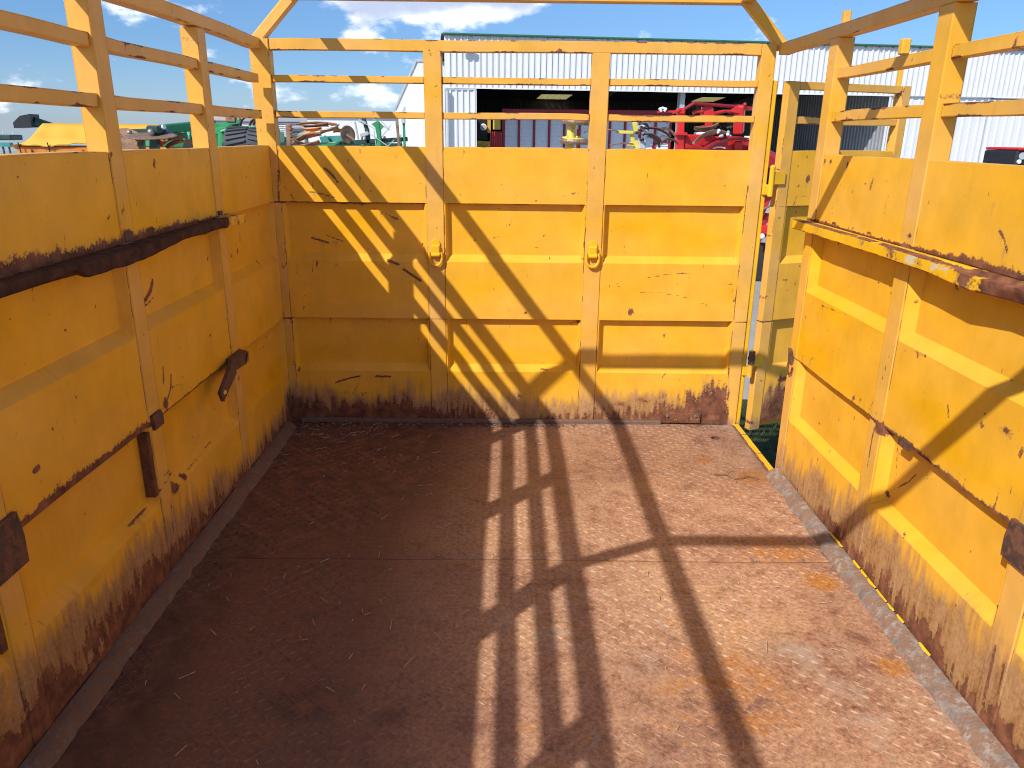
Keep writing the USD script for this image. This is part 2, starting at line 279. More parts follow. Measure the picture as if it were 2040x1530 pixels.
class Wall:
    """A wall frame: s runs along the wall, z up, n into the trailer. It also knows where the wall has worn."""
    def __init__(self, o, ds, dn, bottom, marks, blots, ledge, lower, seed, chips=0.77):
        self.o, self.ds, self.dn = np.array(o, float), np.array(ds, float), np.array(dn, float)
        self.bottom, self.marks, self.blots, self.ledge, self.lower, self.seed, self.chips = bottom, marks, blots, ledge, lower, seed, chips
    def world(self, s, z, n):
        return self.o + np.outer(s, self.ds) + np.outer(z, [0, 0, 1.0]) + np.outer(n, self.dn)
    def wear(self, s, z, n):
        s, z, n = (np.asarray(a, float) for a in (s, z, n))
        p = np.stack([s, z, n * 0 + self.seed], 1)
        bx, bh, bg = (np.array(c, float) for c in zip(*self.bottom))
        hr, hg = np.interp(s, bx, bh), np.interp(s, bx, bg)
        st = .6 * fb(p * (1, 0.13, 1), 95, 3, 1) + .4 * fb(p * (1, 0.2, 1), 38, 3, 7) - 0.5          # upright streaks
        bl = .6 * fb(p, 7, 4, 2) + .4 * fb(p, 2.6, 2, 12) - 0.5
        r = 0.5 + (hr - z + st * 0.20 + bl * 0.24) * 5.0
        r = np.clip(r, 0, 0.95) * (hr > 0)
        g = np.where(n < -.004, .72, 1.0) * np.clip(0.58 + (hg - z + st * 0.13 + bl * 0.26) * 4.2, 0, 1)
        c = fb(p, 26, 3, 5)
        r = np.maximum(r, np.clip((c - self.chips) * 7 + 0.28, 0, 0.6) * (c > self.chips - 0.04))
        c2 = fb(p * (1, 0.35, 1), 60, 3, 6)
        r = np.maximum(r, np.clip((c2 - 0.80) * 6 + 0.3, 0, 0.52) * (c2 > 0.76))
        for a, b, w, k in self.marks:
            d = seg_dist(s, z, a, b)
            r = np.maximum(r, k * np.clip(1 - d / (w * 2.2), 0, 1))
            if w >= .004:                                   # rust washed down from the bare steel
                cs, cz, ww = (a[0] + b[0]) / 2, min(a[1], b[1]), abs(a[0] - b[0]) / 2 + .006
                g = np.maximum(g, .50 * np.clip(1.3 - np.abs(s - cs) / ww, 0, 1) * np.clip(1 - (cz - z) / .10, 0, 1) * (z < cz + .004))
        for (a, b), w, h, k in self.blots:
            d = np.hypot((s - a) / w, (z - b) / h)
            r = np.maximum(r, np.clip(k * (1.25 - d) + bl * 0.9, 0, 0.95) * (d < 1.6))
            g = np.maximum(g, .52 * np.clip(1.2 - np.abs(s - a) / w, 0, 1) * np.clip(1 - (b - z) / .13, 0, 1) * (z < b))
        for zz, sign, prof in ((1.1026, 1, self.ledge), (0.5452, 1, self.lower)):
            px, pw, pk = (np.array(c, float) for c in zip(*prof))
            w, k = np.interp(s, px, pw), np.interp(s, px, pk)
            d = (z - zz + 0.002)
            r = np.maximum(r, np.where(d > -0.004, np.clip(k * (1.15 - d / np.maximum(w * (0.55 + 1.6 * np.clip(st + 0.5 + bl, 0, 1.4)), 1e-4)), 0, 0.95), 0))
        return np.stack([r, np.clip(g, 0, 1), 0 * r], 1)

def axis_lines(brk, h):
    out = []
    for a, b in zip(brk[:-1], brk[1:]):
        k = max(1, int(math.ceil((b - a) / h)))
        out += list(np.linspace(a, b, k + 1)[:-1])
    return np.array(out + [brk[-1]])
ZB = [0.0, 0.2718, 0.304, 0.5422, 0.5452, 0.8256, 0.858, 1.0996, 1.1026, 1.353]
DEPTH, RET = 0.032, 0.012
def zprof(z):
    return np.interp(z, [0, 0.2718, 0.304, 0.5425, 0.5452, 0.8256, 0.858, 1.0999, 1.1026, 1.4], [0, 0, 1, 1, 0, 0, 1, 1, 0, 0])
def panel(wall, s0, s1, parent, h=0.008, material=None, ret0=RET, ret1=RET, mats=None):
    """One pressed sheet between two posts, with its two pockets."""
    S = axis_lines(sorted({s0, s0 + 0.006, s0 + 0.006 + ret0, s1 - 0.006 - ret1, s1 - 0.006, s1}), h)
    Z = axis_lines(ZB, h)
    ss, zz = np.meshgrid(S, Z, indexing='ij'); ss, zz = ss.ravel(), zz.ravel()
    sp = np.minimum(np.clip((ss - s0 - 0.006) / ret0, 0, 1), np.clip((s1 - 0.006 - ss) / ret1, 0, 1))
    n = -DEPTH * np.minimum(sp, zprof(zz))
    n = n + .010 * (fb(np.stack([ss, zz * 1.3, 0 * zz + wall.seed * 3], 1), 3.1, 2, 21) - .5) * np.clip(np.minimum(ss - s0, s1 - ss) / .08, 0, 1)      # soft dents
    v = wall.world(ss, zz, n)
    w = wall.wear(ss, zz, n)
    e = np.minimum(ss - s0, s1 - ss)                        # the rusty seam against the posts
    k = fb(np.stack([ss * 3, zz, 0 * zz + wall.seed], 1), 13, 3, 9)
    w[:, 0] = np.maximum(w[:, 0], np.clip(1.1 - e / 0.006, 0, 1) * np.clip((k - 0.40) * 4, 0, 0.85))
    nz = len(Z); i = np.arange(len(S) - 1)[:, None] * nz + np.arange(nz - 1)[None]; i = i.ravel()
    f = np.stack([i, i + nz, i + nz + 1, i + 1], 1)
    if np.dot(np.cross(wall.ds, [0, 0, 1]), wall.dn) < 0: f = f[:, ::-1]
    f = np.vstack([f[:, [0, 1, 2]], f[:, [0, 2, 3]]])
    return obj('panel', (v, f), material or M_paint, parent, wear=w, along=ss + 7 * wall.seed)
def gridbox(wall, s0, s1, z0, z1, n0, n1, h=0.012, edge=0.25, bev=0.003, deform=None, add=None, faces='all'):
    """A box in the wall's frame, finely divided, with worn edges: (vertices, triangles, wear)."""
    lo, hi = np.array([s0, z0, n0]), np.array([s1, z1, n1])
    V, F, E = [], [], []; base = 0
    for ax in range(3):
        o = [a for a in range(3) if a != ax]
        A = axis_lines(sorted({lo[o[0]], min(lo[o[0]] + bev, (lo[o[0]] + hi[o[0]]) / 2), max(hi[o[0]] - bev, (lo[o[0]] + hi[o[0]]) / 2), hi[o[0]]}), h)
        B = axis_lines(sorted({lo[o[1]], min(lo[o[1]] + bev, (lo[o[1]] + hi[o[1]]) / 2), max(hi[o[1]] - bev, (lo[o[1]] + hi[o[1]]) / 2), hi[o[1]]}), h)
        for side in (0, 1):
            a, b = np.meshgrid(A, B, indexing='ij'); a, b = a.ravel(), b.ravel()
            p = np.zeros((len(a), 3)); p[:, o[0]], p[:, o[1]], p[:, ax] = a, b, (lo, hi)[side][ax]
            e = np.minimum(np.minimum(a - lo[o[0]], hi[o[0]] - a), np.minimum(b - lo[o[1]], hi[o[1]] - b))
            p[:, ax] += (1 if side == 0 else -1) * bev * np.clip(1 - e / bev, 0, 1) * 0.6      # eased edges
            nb = len(B); i = (np.arange(len(A) - 1)[:, None] * nb + np.arange(nb - 1)[None]).ravel()
            f = np.stack([i, i + nb, i + nb + 1, i + 1], 1)
            nrm = np.zeros(3); t1, t2 = np.zeros(3), np.zeros(3); t1[o[0]] = 1; t2[o[1]] = 1; nrm[ax] = -1 if side == 0 else 1
            tw = lambda q: q[0] * wall.ds + q[1] * np.array([0, 0, 1.0]) + q[2] * wall.dn
            if np.dot(np.cross(tw(t1), tw(t2)), tw(nrm)) < 0: f = f[:, ::-1]
            V.append(p); F.append(f + base); E.append(e); base += len(p)
    p, f, e = np.vstack(V), np.vstack(F), np.concatenate(E)
    w = wall.wear(p[:, 0], p[:, 1], p[:, 2])
    q = fb(p, 16, 3, 11 + int(wall.seed))
    w[:, 0] = np.maximum(w[:, 0], np.clip(1 - e / 0.010, 0, 1) * edge * np.clip((q - 0.42) * 5, 0, 1.6))
    if add is not None: w = add(p, e, w)
    if deform is None and hi[0] - lo[0] > .3 and hi[1] - lo[1] < .06:
        p[:, 1] += .007 * (meshkit.noise(np.stack([p[:, 0] * 2.3, 0 * e + z0 * 9, 0 * e + wall.seed], 1)) - .5) * np.clip(np.minimum(p[:, 0] - lo[0], hi[0] - p[:, 0]) / .1, 0, 1)
    if deform is not None: p = deform(p)
    v = wall.world(p[:, 0], p[:, 1], p[:, 2])
    f = np.vstack([f[:, [0, 1, 2]], f[:, [0, 2, 3]]])
    return (v, f), w, p[:, 0] + 7 * wall.seed
def gbox(name, parent, wall, s0, s1, z0, z1, n0, n1, material=None, label=None, kind=None, **k):
    m, w, al = gridbox(wall, s0, s1, z0, z1, n0, n1, **k)
    return obj(name, m, material or M_rail, parent, wear=w, label=label, along=al)

H, ZL, ZM, ZT, WID = 1.353, 1.505, 1.656, 1.8065, 2.30
mk = lambda pts, w=0.004, k=0.72: [(a, b, w, k) for a, b in zip(pts[:-1], pts[1:])]

# ------------------------------------------------------------------ the cattle trailer
trailer = thing('cattle_trailer', 'worn yellow cattle trailer with railed sides, rusty tread plate floor and open side gate', 'trailer')

endw = Wall((0, 0, 0), (1, 0, 0), (0, -1, 0),
    bottom=[(-0.1, .115, .16), (.35, .105, .16), (.62, .10, .15), (.76, .05, .15), (1.0, .02, .13), (1.3, .02, .10), (1.6, .03, .12), (1.85, .07, .13), (2.0, .12, .14), (2.1, .16, .17), (2.19, .19, .16), (2.235, .13, .10), (2.25, .0, .03), (2.4, -.02, .0)],
    marks=mk([(0.158,0.931), (0.24,0.906)], .005, .9) + mk([(0.228,0.944), (0.31,0.914)], .004, .85) + mk([(0.599,0.787), (0.68,0.733)], .006, .95) + mk([(0.525,0.83), (0.575,0.811)], .007, .9)
        + mk([(0.448,0.826), (0.488,0.8), (0.528,0.776)], .003, .75) + mk([(0.388,0.893), (0.436,0.877)], .003) + mk([(0.235,0.208), (0.315,0.235), (0.362,0.244)], .005, .85) + mk([(0.438,0.244), (0.514,0.242)], .006, .8)
        + mk([(0.318,0.146), (0.344,0.193), (0.361,0.23)], .003, .7) + mk([(0.162,0.826), (0.158,0.773)], .003, .75) + mk([(0.182,0.826), (0.179,0.79)], .003, .75) + mk([(0.057,0.806), (0.112,0.806)], .004, .6)
        + mk([(0.155,1.248), (0.176,1.248), (0.192,1.235), (0.187,1.162)], .0028, .66) + mk([(0.162,1.151), (0.225,1.14), (0.283,1.124)], .004, .8) + mk([(0.249,1.256), (0.278,1.231), (0.306,1.195)], .006, .85)
        + mk([(0.408,1.349), (0.407,1.246), (0.413,1.183)], .0022, .72) + mk([(0.032,1.247), (0.028,1.174), (0.024,1.099)], .005, .75) + mk([(0.078,1.159), (0.088,1.106)], .004, .6) + mk([(0.053,1.17), (0.074,1.166)], .004, .6)
        + mk([(0.364,1.095), (0.481,1.066), (0.574,1.023)], .0022, .66) + mk([(0.546,1.034), (0.574,1.023)], .005, .8) + mk([(0.222,1.098), (0.363,1.09), (0.6,1.102)], .0025, .6)
        + mk([(1.784,0.759), (1.881,0.775), (2.004,0.786)], .003, .75) + mk([(1.747,0.684), (1.87,0.683), (1.985,0.662)], .0028, .74) + mk([(1.637,0.721), (1.665,0.701)], .0035, .75) + mk([(2.056,0.637), (2.087,0.625)], .0035, .75)
        + mk([(1.574,0.703), (1.639,0.73), (1.706,0.761)], .0018, .58) + mk([(0.932,0.809), (1.015,0.724), (1.089,0.623), (1.129,0.56)], .0018, .62) + mk([(1.67,0.908), (1.675,0.867)], .003, .7) + mk([(1.034,0.938), (1.067,0.95)], .003, .65)
        + mk([(1.248,0.316), (1.294,0.313)], .004, .75) + mk([(1.274,0.284), (1.312,0.282)], .0045, .8) + mk([(1.371,0.354), (1.398,0.364)], .003, .65) + mk([(1.751,1.248), (1.753,1.219)], .004, .6)
        + mk([(2.207,0.545), (2.204,0.671), (2.201,0.892)], .004, .55) + mk([(2.225,0.311), (2.249,0.027)], .004, .7) + mk([(1.242,0.254), (1.273,0.217)], .002, .6) + mk([(1.894,0.25), (1.908,0.274)], .004, .7),
    blots=[((1.711,0.589), .022, .03, .55), ((1.892,0.458), .014, .03, .5), ((1.809,1.292), .010, .022, .62), ((0.387,0.144), .05, .05, .45), ((0.476,0.18), .022, .022, .42), ((0.285,0.151), .05, .03, .5),
           ((2.21,0.15), .04, .10, .6), ((2.12,0.149), .05, .10, .6), ((2.036,0.08), .07, .06, .6), ((0.638,1.171), .012, .012, .55), ((1.826,0.119), .09, .05, .42), ((1.685,0.104), .10, .04, .40),
           ((0.091,1.118), .02, .03, .5), ((0.03,0.317), .01, .04, .5), ((0.054,0.275), .01, .03, .6)],
    ledge=[(0, .006, .7), (.5, .004, .6), (1, .002, .35), (2.3, .002, .3)], lower=[(0, .004, .6), (.75, .004, .55), (1, .002, .3), (2.3, .002, .4)], seed=1.0, chips=.83)
end = obj('end_wall', box(-0.09, 2.30, 0.034, 0.058, -0.02, H - 0.003), M_paint, trailer)
EP = [(0.759, 0.041), (1.5127, 0.0405)]
EL, ER = (-0.052, 0.036), (2.226, 2.291)
edges_ = [EL[1], EP[0][0] - .041, EP[0][0] + .041, EP[1][0] - .0405, EP[1][0] + .0405, ER[0]]
for a, b in ((0, 1), (2, 3), (4, 5)):
    panel(endw, edges_[a], edges_[b], end, h=0.0075)
for a, b in ((0, 1), (2, 3), (4, 5)):                       # folded top edge of each sheet
    gbox('top_edge', end, endw, edges_[a], edges_[b], H - 0.012, H + 0.001, -0.052, -0.0015, edge=.45)
for i, (a, b) in enumerate([EL, (EP[0][0] - .041, EP[0][0] + .041), (EP[1][0] - .0405, EP[1][0] + .0405), ER]):
    top = ZT - 0.045 if i in (1, 2) else ZT - 0.001
    gbox('post', end, endw, a + .0006, b - .0006, -0.02, top, -0.058, 0.0035, h=0.0085, edge=.35)
gbox('hinge_strip', end, endw, ER[1] - .0004, 2.314, -0.02, ZM, -0.056, -0.004, material=M_fresh, label='deep yellow hinge strip beside the corner post')
for z1, hh, n1 in ((ZT, 0.048, -0.001), (ZM, 0.029, -0.006), (ZL, 0.029, -0.006)):
    segs = [(EL[1], EP[0][0] - .041), (EP[0][0] + .041, EP[1][0] - .0405), (EP[1][0] + .0405, ER[0])] if hh < .04 else [(EL[1], ER[0])]
    for a, b in segs:
        gbox('rail', end, endw, a, b, z1 - hh, z1, n1 - 0.04, n1, edge=.55, h=0.012)
# tie rings
for cx, _ in EP:
    r = obj('tie_ring', [disc((cx - .002, -0.006, 0.912), (0, 1, 0), .0225, .010), box(cx - .0235, cx + .0195, -0.022, -0.004, .856, .908, .005), rod((cx - .022, -0.020, .862), (cx + .018, -0.020, .862), .011)], M_fresh, end, smooth=35, label='yellow lashing ring on the end wall post')
    tt = np.linspace(math.pi * 0.0, -math.pi, 17)
    pts = [(cx - .002 + .030, -0.016, .875)] + [(cx - .002 + .030 * math.cos(t), -0.016 - .004 * abs(math.sin(t)), .846 + .036 * math.sin(t)) for t in tt] + [(cx - .002 - .030, -0.016, .875)]
    obj('ring', pipe(pts, .0065), M_fresh, r, smooth=60)
# small patch plate at the foot of the end wall
pp = gbox('patch_plate', end, endw, 1.905, 2.105, 0.006, 0.062, -0.001, 0.010, label='rusty patch plate bolted at the foot of the end wall',
     add=lambda p, e, w: np.stack([np.clip(.55 + .35 * (fb(p, 18, 3) - .3), 0, 1), w[:, 1], w[:, 2]], 1))
for x in (1.93, 2.075):
    obj('bolt', disc((x, -.013, .048), (0, 1, 0), .008, .008, 10), M_steel, pp)

# ---- left side wall (in its own shade)
lft = Wall((0, 0, 0), (0, 1, 0), (1, 0, 0),
    bottom=[(-4.4, .16, .24), (-2.6, .14, .235), (-2.2, .13, .24), (-1.9, .13, .235), (-1.5, .10, .20), (-1.2, .085, .18), (-.9, .07, .14), (-.6, .07, .11), (-.25, .075, .13), (0, .115, .17)],
    marks=mk([(-1.251,0.955), (-1.269,0.93), (-1.304,0.911), (-1.352,0.892)], .008, .9) + mk([(-1.259,0.903), (-1.31,0.89), (-1.388,0.886)], .003, .85) + mk([(-1.741,1.165), (-1.749,1.141)], .003, .8)
        + mk([(-1.325,0.689), (-1.331,0.657), (-1.341,0.638)], .006, .7) + mk([(-1.277,0.649), (-1.291,0.614), (-1.323,0.585)], .006, .75) + mk([(-1.315,0.613), (-1.248,0.603), (-1.186,0.588)], .004, .65)
        + mk([(-1.427,0.359), (-1.378,0.356), (-1.347,0.356)], .004, .75) + mk([(-1.345,0.364), (-1.3,0.366)], .003, .65) + mk([(-1.914,0.732), (-1.898,0.671)], .002, .66) + mk([(-2.035,0.65), (-2.014,0.653)], .007, .85)
        + mk([(-1.987,0.407), (-1.971,0.371)], .003, .6) + mk([(-0.721,0.997), (-0.689,0.94)], .005, .55) + mk([(-2.169,0.505), (-2.17,0.468)], .006, .75) + mk([(-1.524,1.179), (-1.511,1.185)], .005, .7)
        + mk([(-1.498,0.316), (-1.396,0.337), (-1.259,0.282), (-0.987,0.291)], .0035, .62) + mk([(-1.643,0.29), (-1.52,0.292)], .004, .7) + mk([(-1.406,0.279), (-1.423,0.121)], .003, .75),
    blots=[((-1.357,0.273), .05, .028, .65), ((-1.272,0.279), .03, .02, .6), ((-1.9,1.116), .05, .035, .62), ((-1.987,1.119), .12, .03, .55), ((-1.281,1.12), .05, .014, .75), ((-1.434,1.128), .05, .018, .85), ((-0.906,1.132), .02, .01, .7),
           ((-0.721,1.118), .02, .012, .8), ((-1.343,0.571), .03, .03, .6), ((-0.635,1.102), .05, .008, .6), ((-1.695,1.083), .18, .016, .5)],
    ledge=[(-4.4, .05, .8), (-2.0, .045, .8), (-1.5, .028, .7), (-1.3, .030, .75), (-.9, .022, .75), (-.65, .012, .6), (-.55, .004, .4), (0, .003, .4)],
    lower=[(-4.4, .03, .8), (-2.2, .028, .8), (-1.9, .034, .85), (-1.5, .026, .8), (-1.35, .01, .7), (-1.0, .012, .75), (-.75, .016, .7), (-.55, .006, .6), (-.3, .003, .5), (0, .003, .5)], seed=2.0, chips=.83)
side_l = obj('side_wall', box(-0.058, -0.034, -4.4, -0.001, -0.02, H - 0.003), M_paint, trailer, label='shaded left side wall with rusty ledge bar')
LP = [(-.735, -.660), (-1.468, -1.392), (-2.225, -2.150), (-2.965, -2.89), (-3.70, -3.625)]
prev = -0.004
for i, (a, b) in enumerate(LP):
    hgt = 0.0065 if i < 3 else 0.012
    panel(lft, b, prev, side_l, h=hgt)
    gbox('top_edge', side_l, lft, b, prev, H - 0.012, H + 0.001, -0.052, -0.0015, edge=.35, h=0.015)
    gbox('post', side_l, lft, a + .0006, b - .0006, -0.02, ZT - 0.046, -0.058, 0.0035, h=0.0085, edge=.3)
    for z1 in (ZM, ZL):
        gbox('rail', side_l, lft, b, prev if i else -0.05, z1 - 0.036, z1, -0.046, -0.006, edge=.6, h=0.012)
    prev = a
panel(lft, -4.4, prev, side_l, h=0.03)
for z1 in (ZM, ZL): gbox('rail', side_l, lft, -4.4, prev, z1 - 0.036, z1, -0.046, -0.006, h=0.04)
gbox('top_rail', side_l, lft, -4.4, 0.0, ZT - 0.045, ZT, -0.05, -0.001, edge=.4, h=0.015)
def ragged(p):
    """The torn lower lip of the old ledge bar."""
    p = p.copy(); k = fb(np.stack([p[:, 0], 0 * p[:, 0], 0 * p[:, 0]], 1), 9, 4, 3) - .5
    low = np.clip((1.094 - p[:, 1]) / .03, 0, 1) * (p[:, 2] > .03)
    amt = np.interp(p[:, 0], [-3, -2.0, -1.8, -1.75, -1.45, -1.30, -1.15, -.95, -.6], [.0, .004, .022, -.012, -.004, .004, .014, .004, 0])
    p[:, 1] += low * (amt * .8 + k * .012)
    p[:, 1] += .005 * np.sin(p[:, 0] * 5.3) * (p[:, 2] > .02)
    p[:, 2] += .004 * (fb(p, 5, 2, 8) - .5)
    return p
def ledge_rust(p, e, w):
    k = fb(p, 14, 3, 4)
    far = np.interp(p[:, 0], [-1.3, -.95, -.74, -.62], [1, .8, .35, .0])
    r = np.where(p[:, 2] < .047, .45 + .55 * far, .30 + .9 * far) + (k - .5) * .7
    w = w.copy(); w[:, 0] = np.clip(r, 0, 1); w[:, 1] = 0; w[:, 2] = np.where((far > .3) & (far < .95), .38, 0); return w
gbox('ledge_bar', side_l, lft, -3.3, -.555, 1.066, 1.1005, 0.0005, .050, h=.008, deform=ragged, material=M_ledge, add=ledge_rust, label='torn dark rusty ledge bar along the wall')
for (s, z, w, hh, n) in ((-1.43, 1.122, .05, .03, .006), (-.70, 1.118, .035, .02, .006)):
    obj('rust_lump', hullpts(*[lft.world([s + a * w / 2], [z + b * hh / 2], [c])[0] for a in (-1, 1) for b in (-1, .6) for c in (-.002, n)]), M_darkrust, side_l)
# broken bracket hanging from the left wall
def strap(path, w, t):
    out = []
    for (a, b) in zip(path[:-1], path[1:]): out.append(bar(a, b, t, w, .002, upv=(0.3, 1, .2)))
    return out
br = obj('broken_bracket', [hullpts((.002, -.655, .566), (.002, -.66, .515), (.040, -.665, .560), (.040, -.685, .512), (.002, -.80, .565), (.036, -.83, .568), (.042, -.85, .545), (.040, -.80, .520), (.002, -.80, .50))]
    + [hullpts(*[(x + dx, y + a * c, z + a * s) for (x, y, z, w) in pq for dx in (-.007, .007) for a in (-w, w) for c, s in ((-.50, .84),)]) for pq in (((.038, -.835, .545, .034), (.042, -.875, .528, .030)), ((.042, -.875, .528, .030), (.038, -.925, .500, .026)), ((.038, -.925, .500, .026), (.030, -.965, .462, .024)))], M_darkrust, side_l, label='broken black rusty bracket sticking out of the wall')
obj('bolt', disc((.040, -.950, .478), (1, -.6, .2), .009, .005, 14), M_fresh, br)
obj('plate', hullpts((.041, -.655, .555), (.041, -.69, .515), (.043, -.66, .52), (.046, -.68, .55), (.030, -.648, .55), (.030, -.652, .52)), simple('orange_rust_end', (.42, .17, .06), .8, var=.4, scale=40, rust=.4), br)
# rusty blocks and strips where old dividers were cut off
for y0, y1, z0, z1 in ((-1.462, -1.400, .525, .575), (-2.24, -2.13, .47, .60)):
    obj('divider_stub', hullpts(*[(x, y + j * .3, z) for x in (.002, .013) for y in (y0, y1) for z, j in ((z0, .012), (z1, -.01), ((z0 + z1) / 2, .02))]), M_darkrust, side_l, label='dark rusty stub of a cut off divider')
for y in (-1.487, -2.247):
    obj('rust_strip', box(-.0325, .0005, y - .006, y + .016, .31, .528, .002), simple('flaking_orange_rust', (.14, .055, .022), .85, var=.5, scale=30, rust=.4, bump=.6), side_l, label='rusted through pocket edge')

# ---- right side wall (sunlit), beginning beyond the gate opening
rgt = Wall((WID, 0, 0), (0, 1, 0), (-1, 0, 0),
    bottom=[(-4.4, .10, .26), (-2.4, .10, .25), (-2.1, .09, .25), (-1.8, .085, .235), (-1.5, .075, .23), (-1.2, .07, .20), (-1.0, .06, .20), (-.85, .03, .16), (-.7, .02, .13), (-.58, .01, .09)],
    marks=mk([(-1.791,1.201), (-1.814,1.185), (-1.835,1.158)], .005, .85) + mk([(-1.841,1.152), (-1.87,1.123)], .003, .75) + mk([(-1.393,0.793), (-1.371,0.686), (-1.313,0.558)], .0022, .74) + mk([(-1.227,0.339), (-1.275,0.329), (-1.337,0.33)], .0035, .8)
        + mk([(-1.502,0.369), (-1.562,0.419), (-1.596,0.461)], .0035, .74) + mk([(-1.625,0.282), (-1.643,0.272)], .0035, .75) + mk([(-1.727,0.733), (-1.744,0.7)], .005, .75) + mk([(-1.374,0.374), (-1.369,0.471), (-1.375,0.526)], .004, .8)
        + mk([(-1.46,0.508), (-1.487,0.4), (-1.491,0.323)], .003, .72) + mk([(-1.512,0.822), (-1.582,0.822)], .004, .7) + mk([(-0.82,0.805), (-1.046,0.82)], .0035, .62) + mk([(-0.8,1.171), (-0.814,1.132)], .002, .7) + mk([(-0.734,1.12), (-0.754,1.145)], .002, .7)
        + mk([(-1.601,1.034), (-1.62,1.021)], .006, .8) + mk([(-1.998,0.56), (-1.998,0.594)], .004, .7) + mk([(-0.664,0.382), (-0.718,0.312), (-0.723,0.247)], .005, .55) + mk([(-0.782,0.568), (-0.819,0.597)], .004, .7) + mk([(-2.118,0.066), (-2.11,0.239)], .006, .8) + mk([(-2.161,0.09), (-2.15,0.226)], .006, .75)
        + mk([(-1.09,1.101), (-1.105,1.079)], .002, .7) + mk([(-1.237,0.321), (-1.264,0.418)], .0018, .55),
    blots=[((-0.675,1.327), .02, .02, .55), ((-0.731,1.329), .02, .016, .65), ((-0.878,1.323), .022, .024, .70), ((-1.408,0.53), .05, .026, .8), ((-1.459,0.325), .022, .02, .7), ((-1.973,0.75), .05, .022, .5), ((-1.593,0.548), .03, .02, .7),
           ((-1.65,0.548), .05, .016, .6), ((-1.826,0.523), .05, .014, .55), ((-1.194,0.56), .02, .02, .5), ((-1.242,0.57), .02, .02, .55), ((-1.196,1.286), .012, .012, .5), ((-1.747,1.266), .03, .012, .5), ((-1.66,1.109), .04, .03, .75), ((-1.524,1.106), .03, .02, .6), ((-1.388,1.138), .03, .014, .6), ((-1,1.115), .03, .012, .6), ((-0.838,1.115), .03, .008, .6)],
    ledge=[(-4.4, .035, .85), (-2.0, .032, .8), (-1.7, .026, .8), (-1.5, .018, .75), (-1.2, .012, .75), (-.9, .011, .8), (-.6, .012, .85)],
    lower=[(-4.4, .02, .8), (-2.1, .02, .8), (-1.9, .012, .7), (-1.6, .022, .8), (-1.45, .012, .7), (-1.1, .005, .6), (-.6, .003, .6)], seed=3.0, chips=.84)
side_r = obj('side_wall', box(WID + .034, WID + .058, -4.4, -.586, -0.02, H - 0.003), M_paint, trailer, label='sunlit right side wall beginning beyond the open gate')
RP = [(-.660, -.584), (-1.415, -1.335), (-2.165, -2.085), (-2.915, -2.835), (-3.665, -3.585)]
for i, (a, b) in enumerate(RP):
    gbox('post', side_r, rgt, a + .0006, b - .0006, -0.02, ZT - 0.046, -0.058, 0.0035, h=0.0085, edge=.3)
    nxt = RP[i + 1][1] if i + 1 < len(RP) else -4.4
    hgt = 0.0065 if i < 2 else 0.012
    panel(rgt, nxt, a, side_r, h=hgt, ret0=RET, ret1=.026)
    gbox('top_edge', side_r, rgt, nxt, a, H - 0.012, H + 0.001, -0.052, -0.0015, edge=.35, h=0.015)
    for z1 in (ZM, ZL):
        gbox('rail', side_r, rgt, nxt, a, z1 - 0.036, z1, -0.046, -0.010, edge=.75, h=0.012)
gbox('top_rail', side_r, rgt, -4.4, -0.001, ZT - 0.045, ZT, -0.05, -0.001, edge=.35, h=0.012)
gbox('stake_end', side_r, rgt, -.622, -.597, ZT + .0005, ZT + .048, -.048, -.022, edge=.8)
def sag(p):
    p = p.copy(); k = fb(np.stack([p[:, 0], 0 * p[:, 0], 0 * p[:, 0]], 1), 12, 3, 5) - .5
    low = np.clip((1.09 - p[:, 1]) / .03, 0, 1)
    p[:, 1] += low * k * .004 * (p[:, 2] > .03) + np.interp(p[:, 0], [-2.4, -2.0, -1.8, -1.6, -1.3, -.55], [-.012, -.006, -.010, -.002, .002, 0]) * (p[:, 2] > .02)
    p[:, 2] += np.interp(p[:, 0], [-2.3, -1.95, -1.8, -1.65, -.55], [-.012, -.016, .004, 0, 0]) * low * (p[:, 2] > .03)
    return p
def ledge_rust_r(p, e, w):
    k = fb(p * (1, 1, 1), 22, 4, 4); k2 = fb(p * (.5, 1, 1), 45, 3, 14); near = np.interp(p[:, 0], [-1.95, -1.82, -1.6, -.6], [1, .75, .30, .10])
    top = (p[:, 1] > 1.098)
    r = np.where(top, .70, .10 + near * .75) + (k - .5) * 1.05
    r = np.where(top & (p[:, 2] < .022) & (p[:, 0] > -1.75), r - .42, r)
    b = np.where((~top) & (p[:, 0] < -1.02) & (p[:, 0] > -1.78), np.interp(p[:, 0], [-1.78, -1.7, -1.5, -1.42, -1.15, -1.02], [.3, .50, .50, .25, .40, .2]) + (k2 - .5) * .9, 0) + np.where(top & (p[:, 2] < .022), .45, 0)
    r = np.maximum(r, np.clip(1 - e / .007, 0, 1) * .62 * np.clip((k - .3) * 4, 0, 1.2))
    w = w.copy(); w[:, 0] = np.clip(r, 0, 1); w[:, 1] = 0; w[:, 2] = b; return w
gbox('ledge_bar', side_r, rgt, -3.3, -.560, 1.066, 1.1005, 0.0005, .052, h=.007, material=M_fresh, deform=sag, add=ledge_rust_r, label='yellow ledge bar with peeling paint and rusty top')
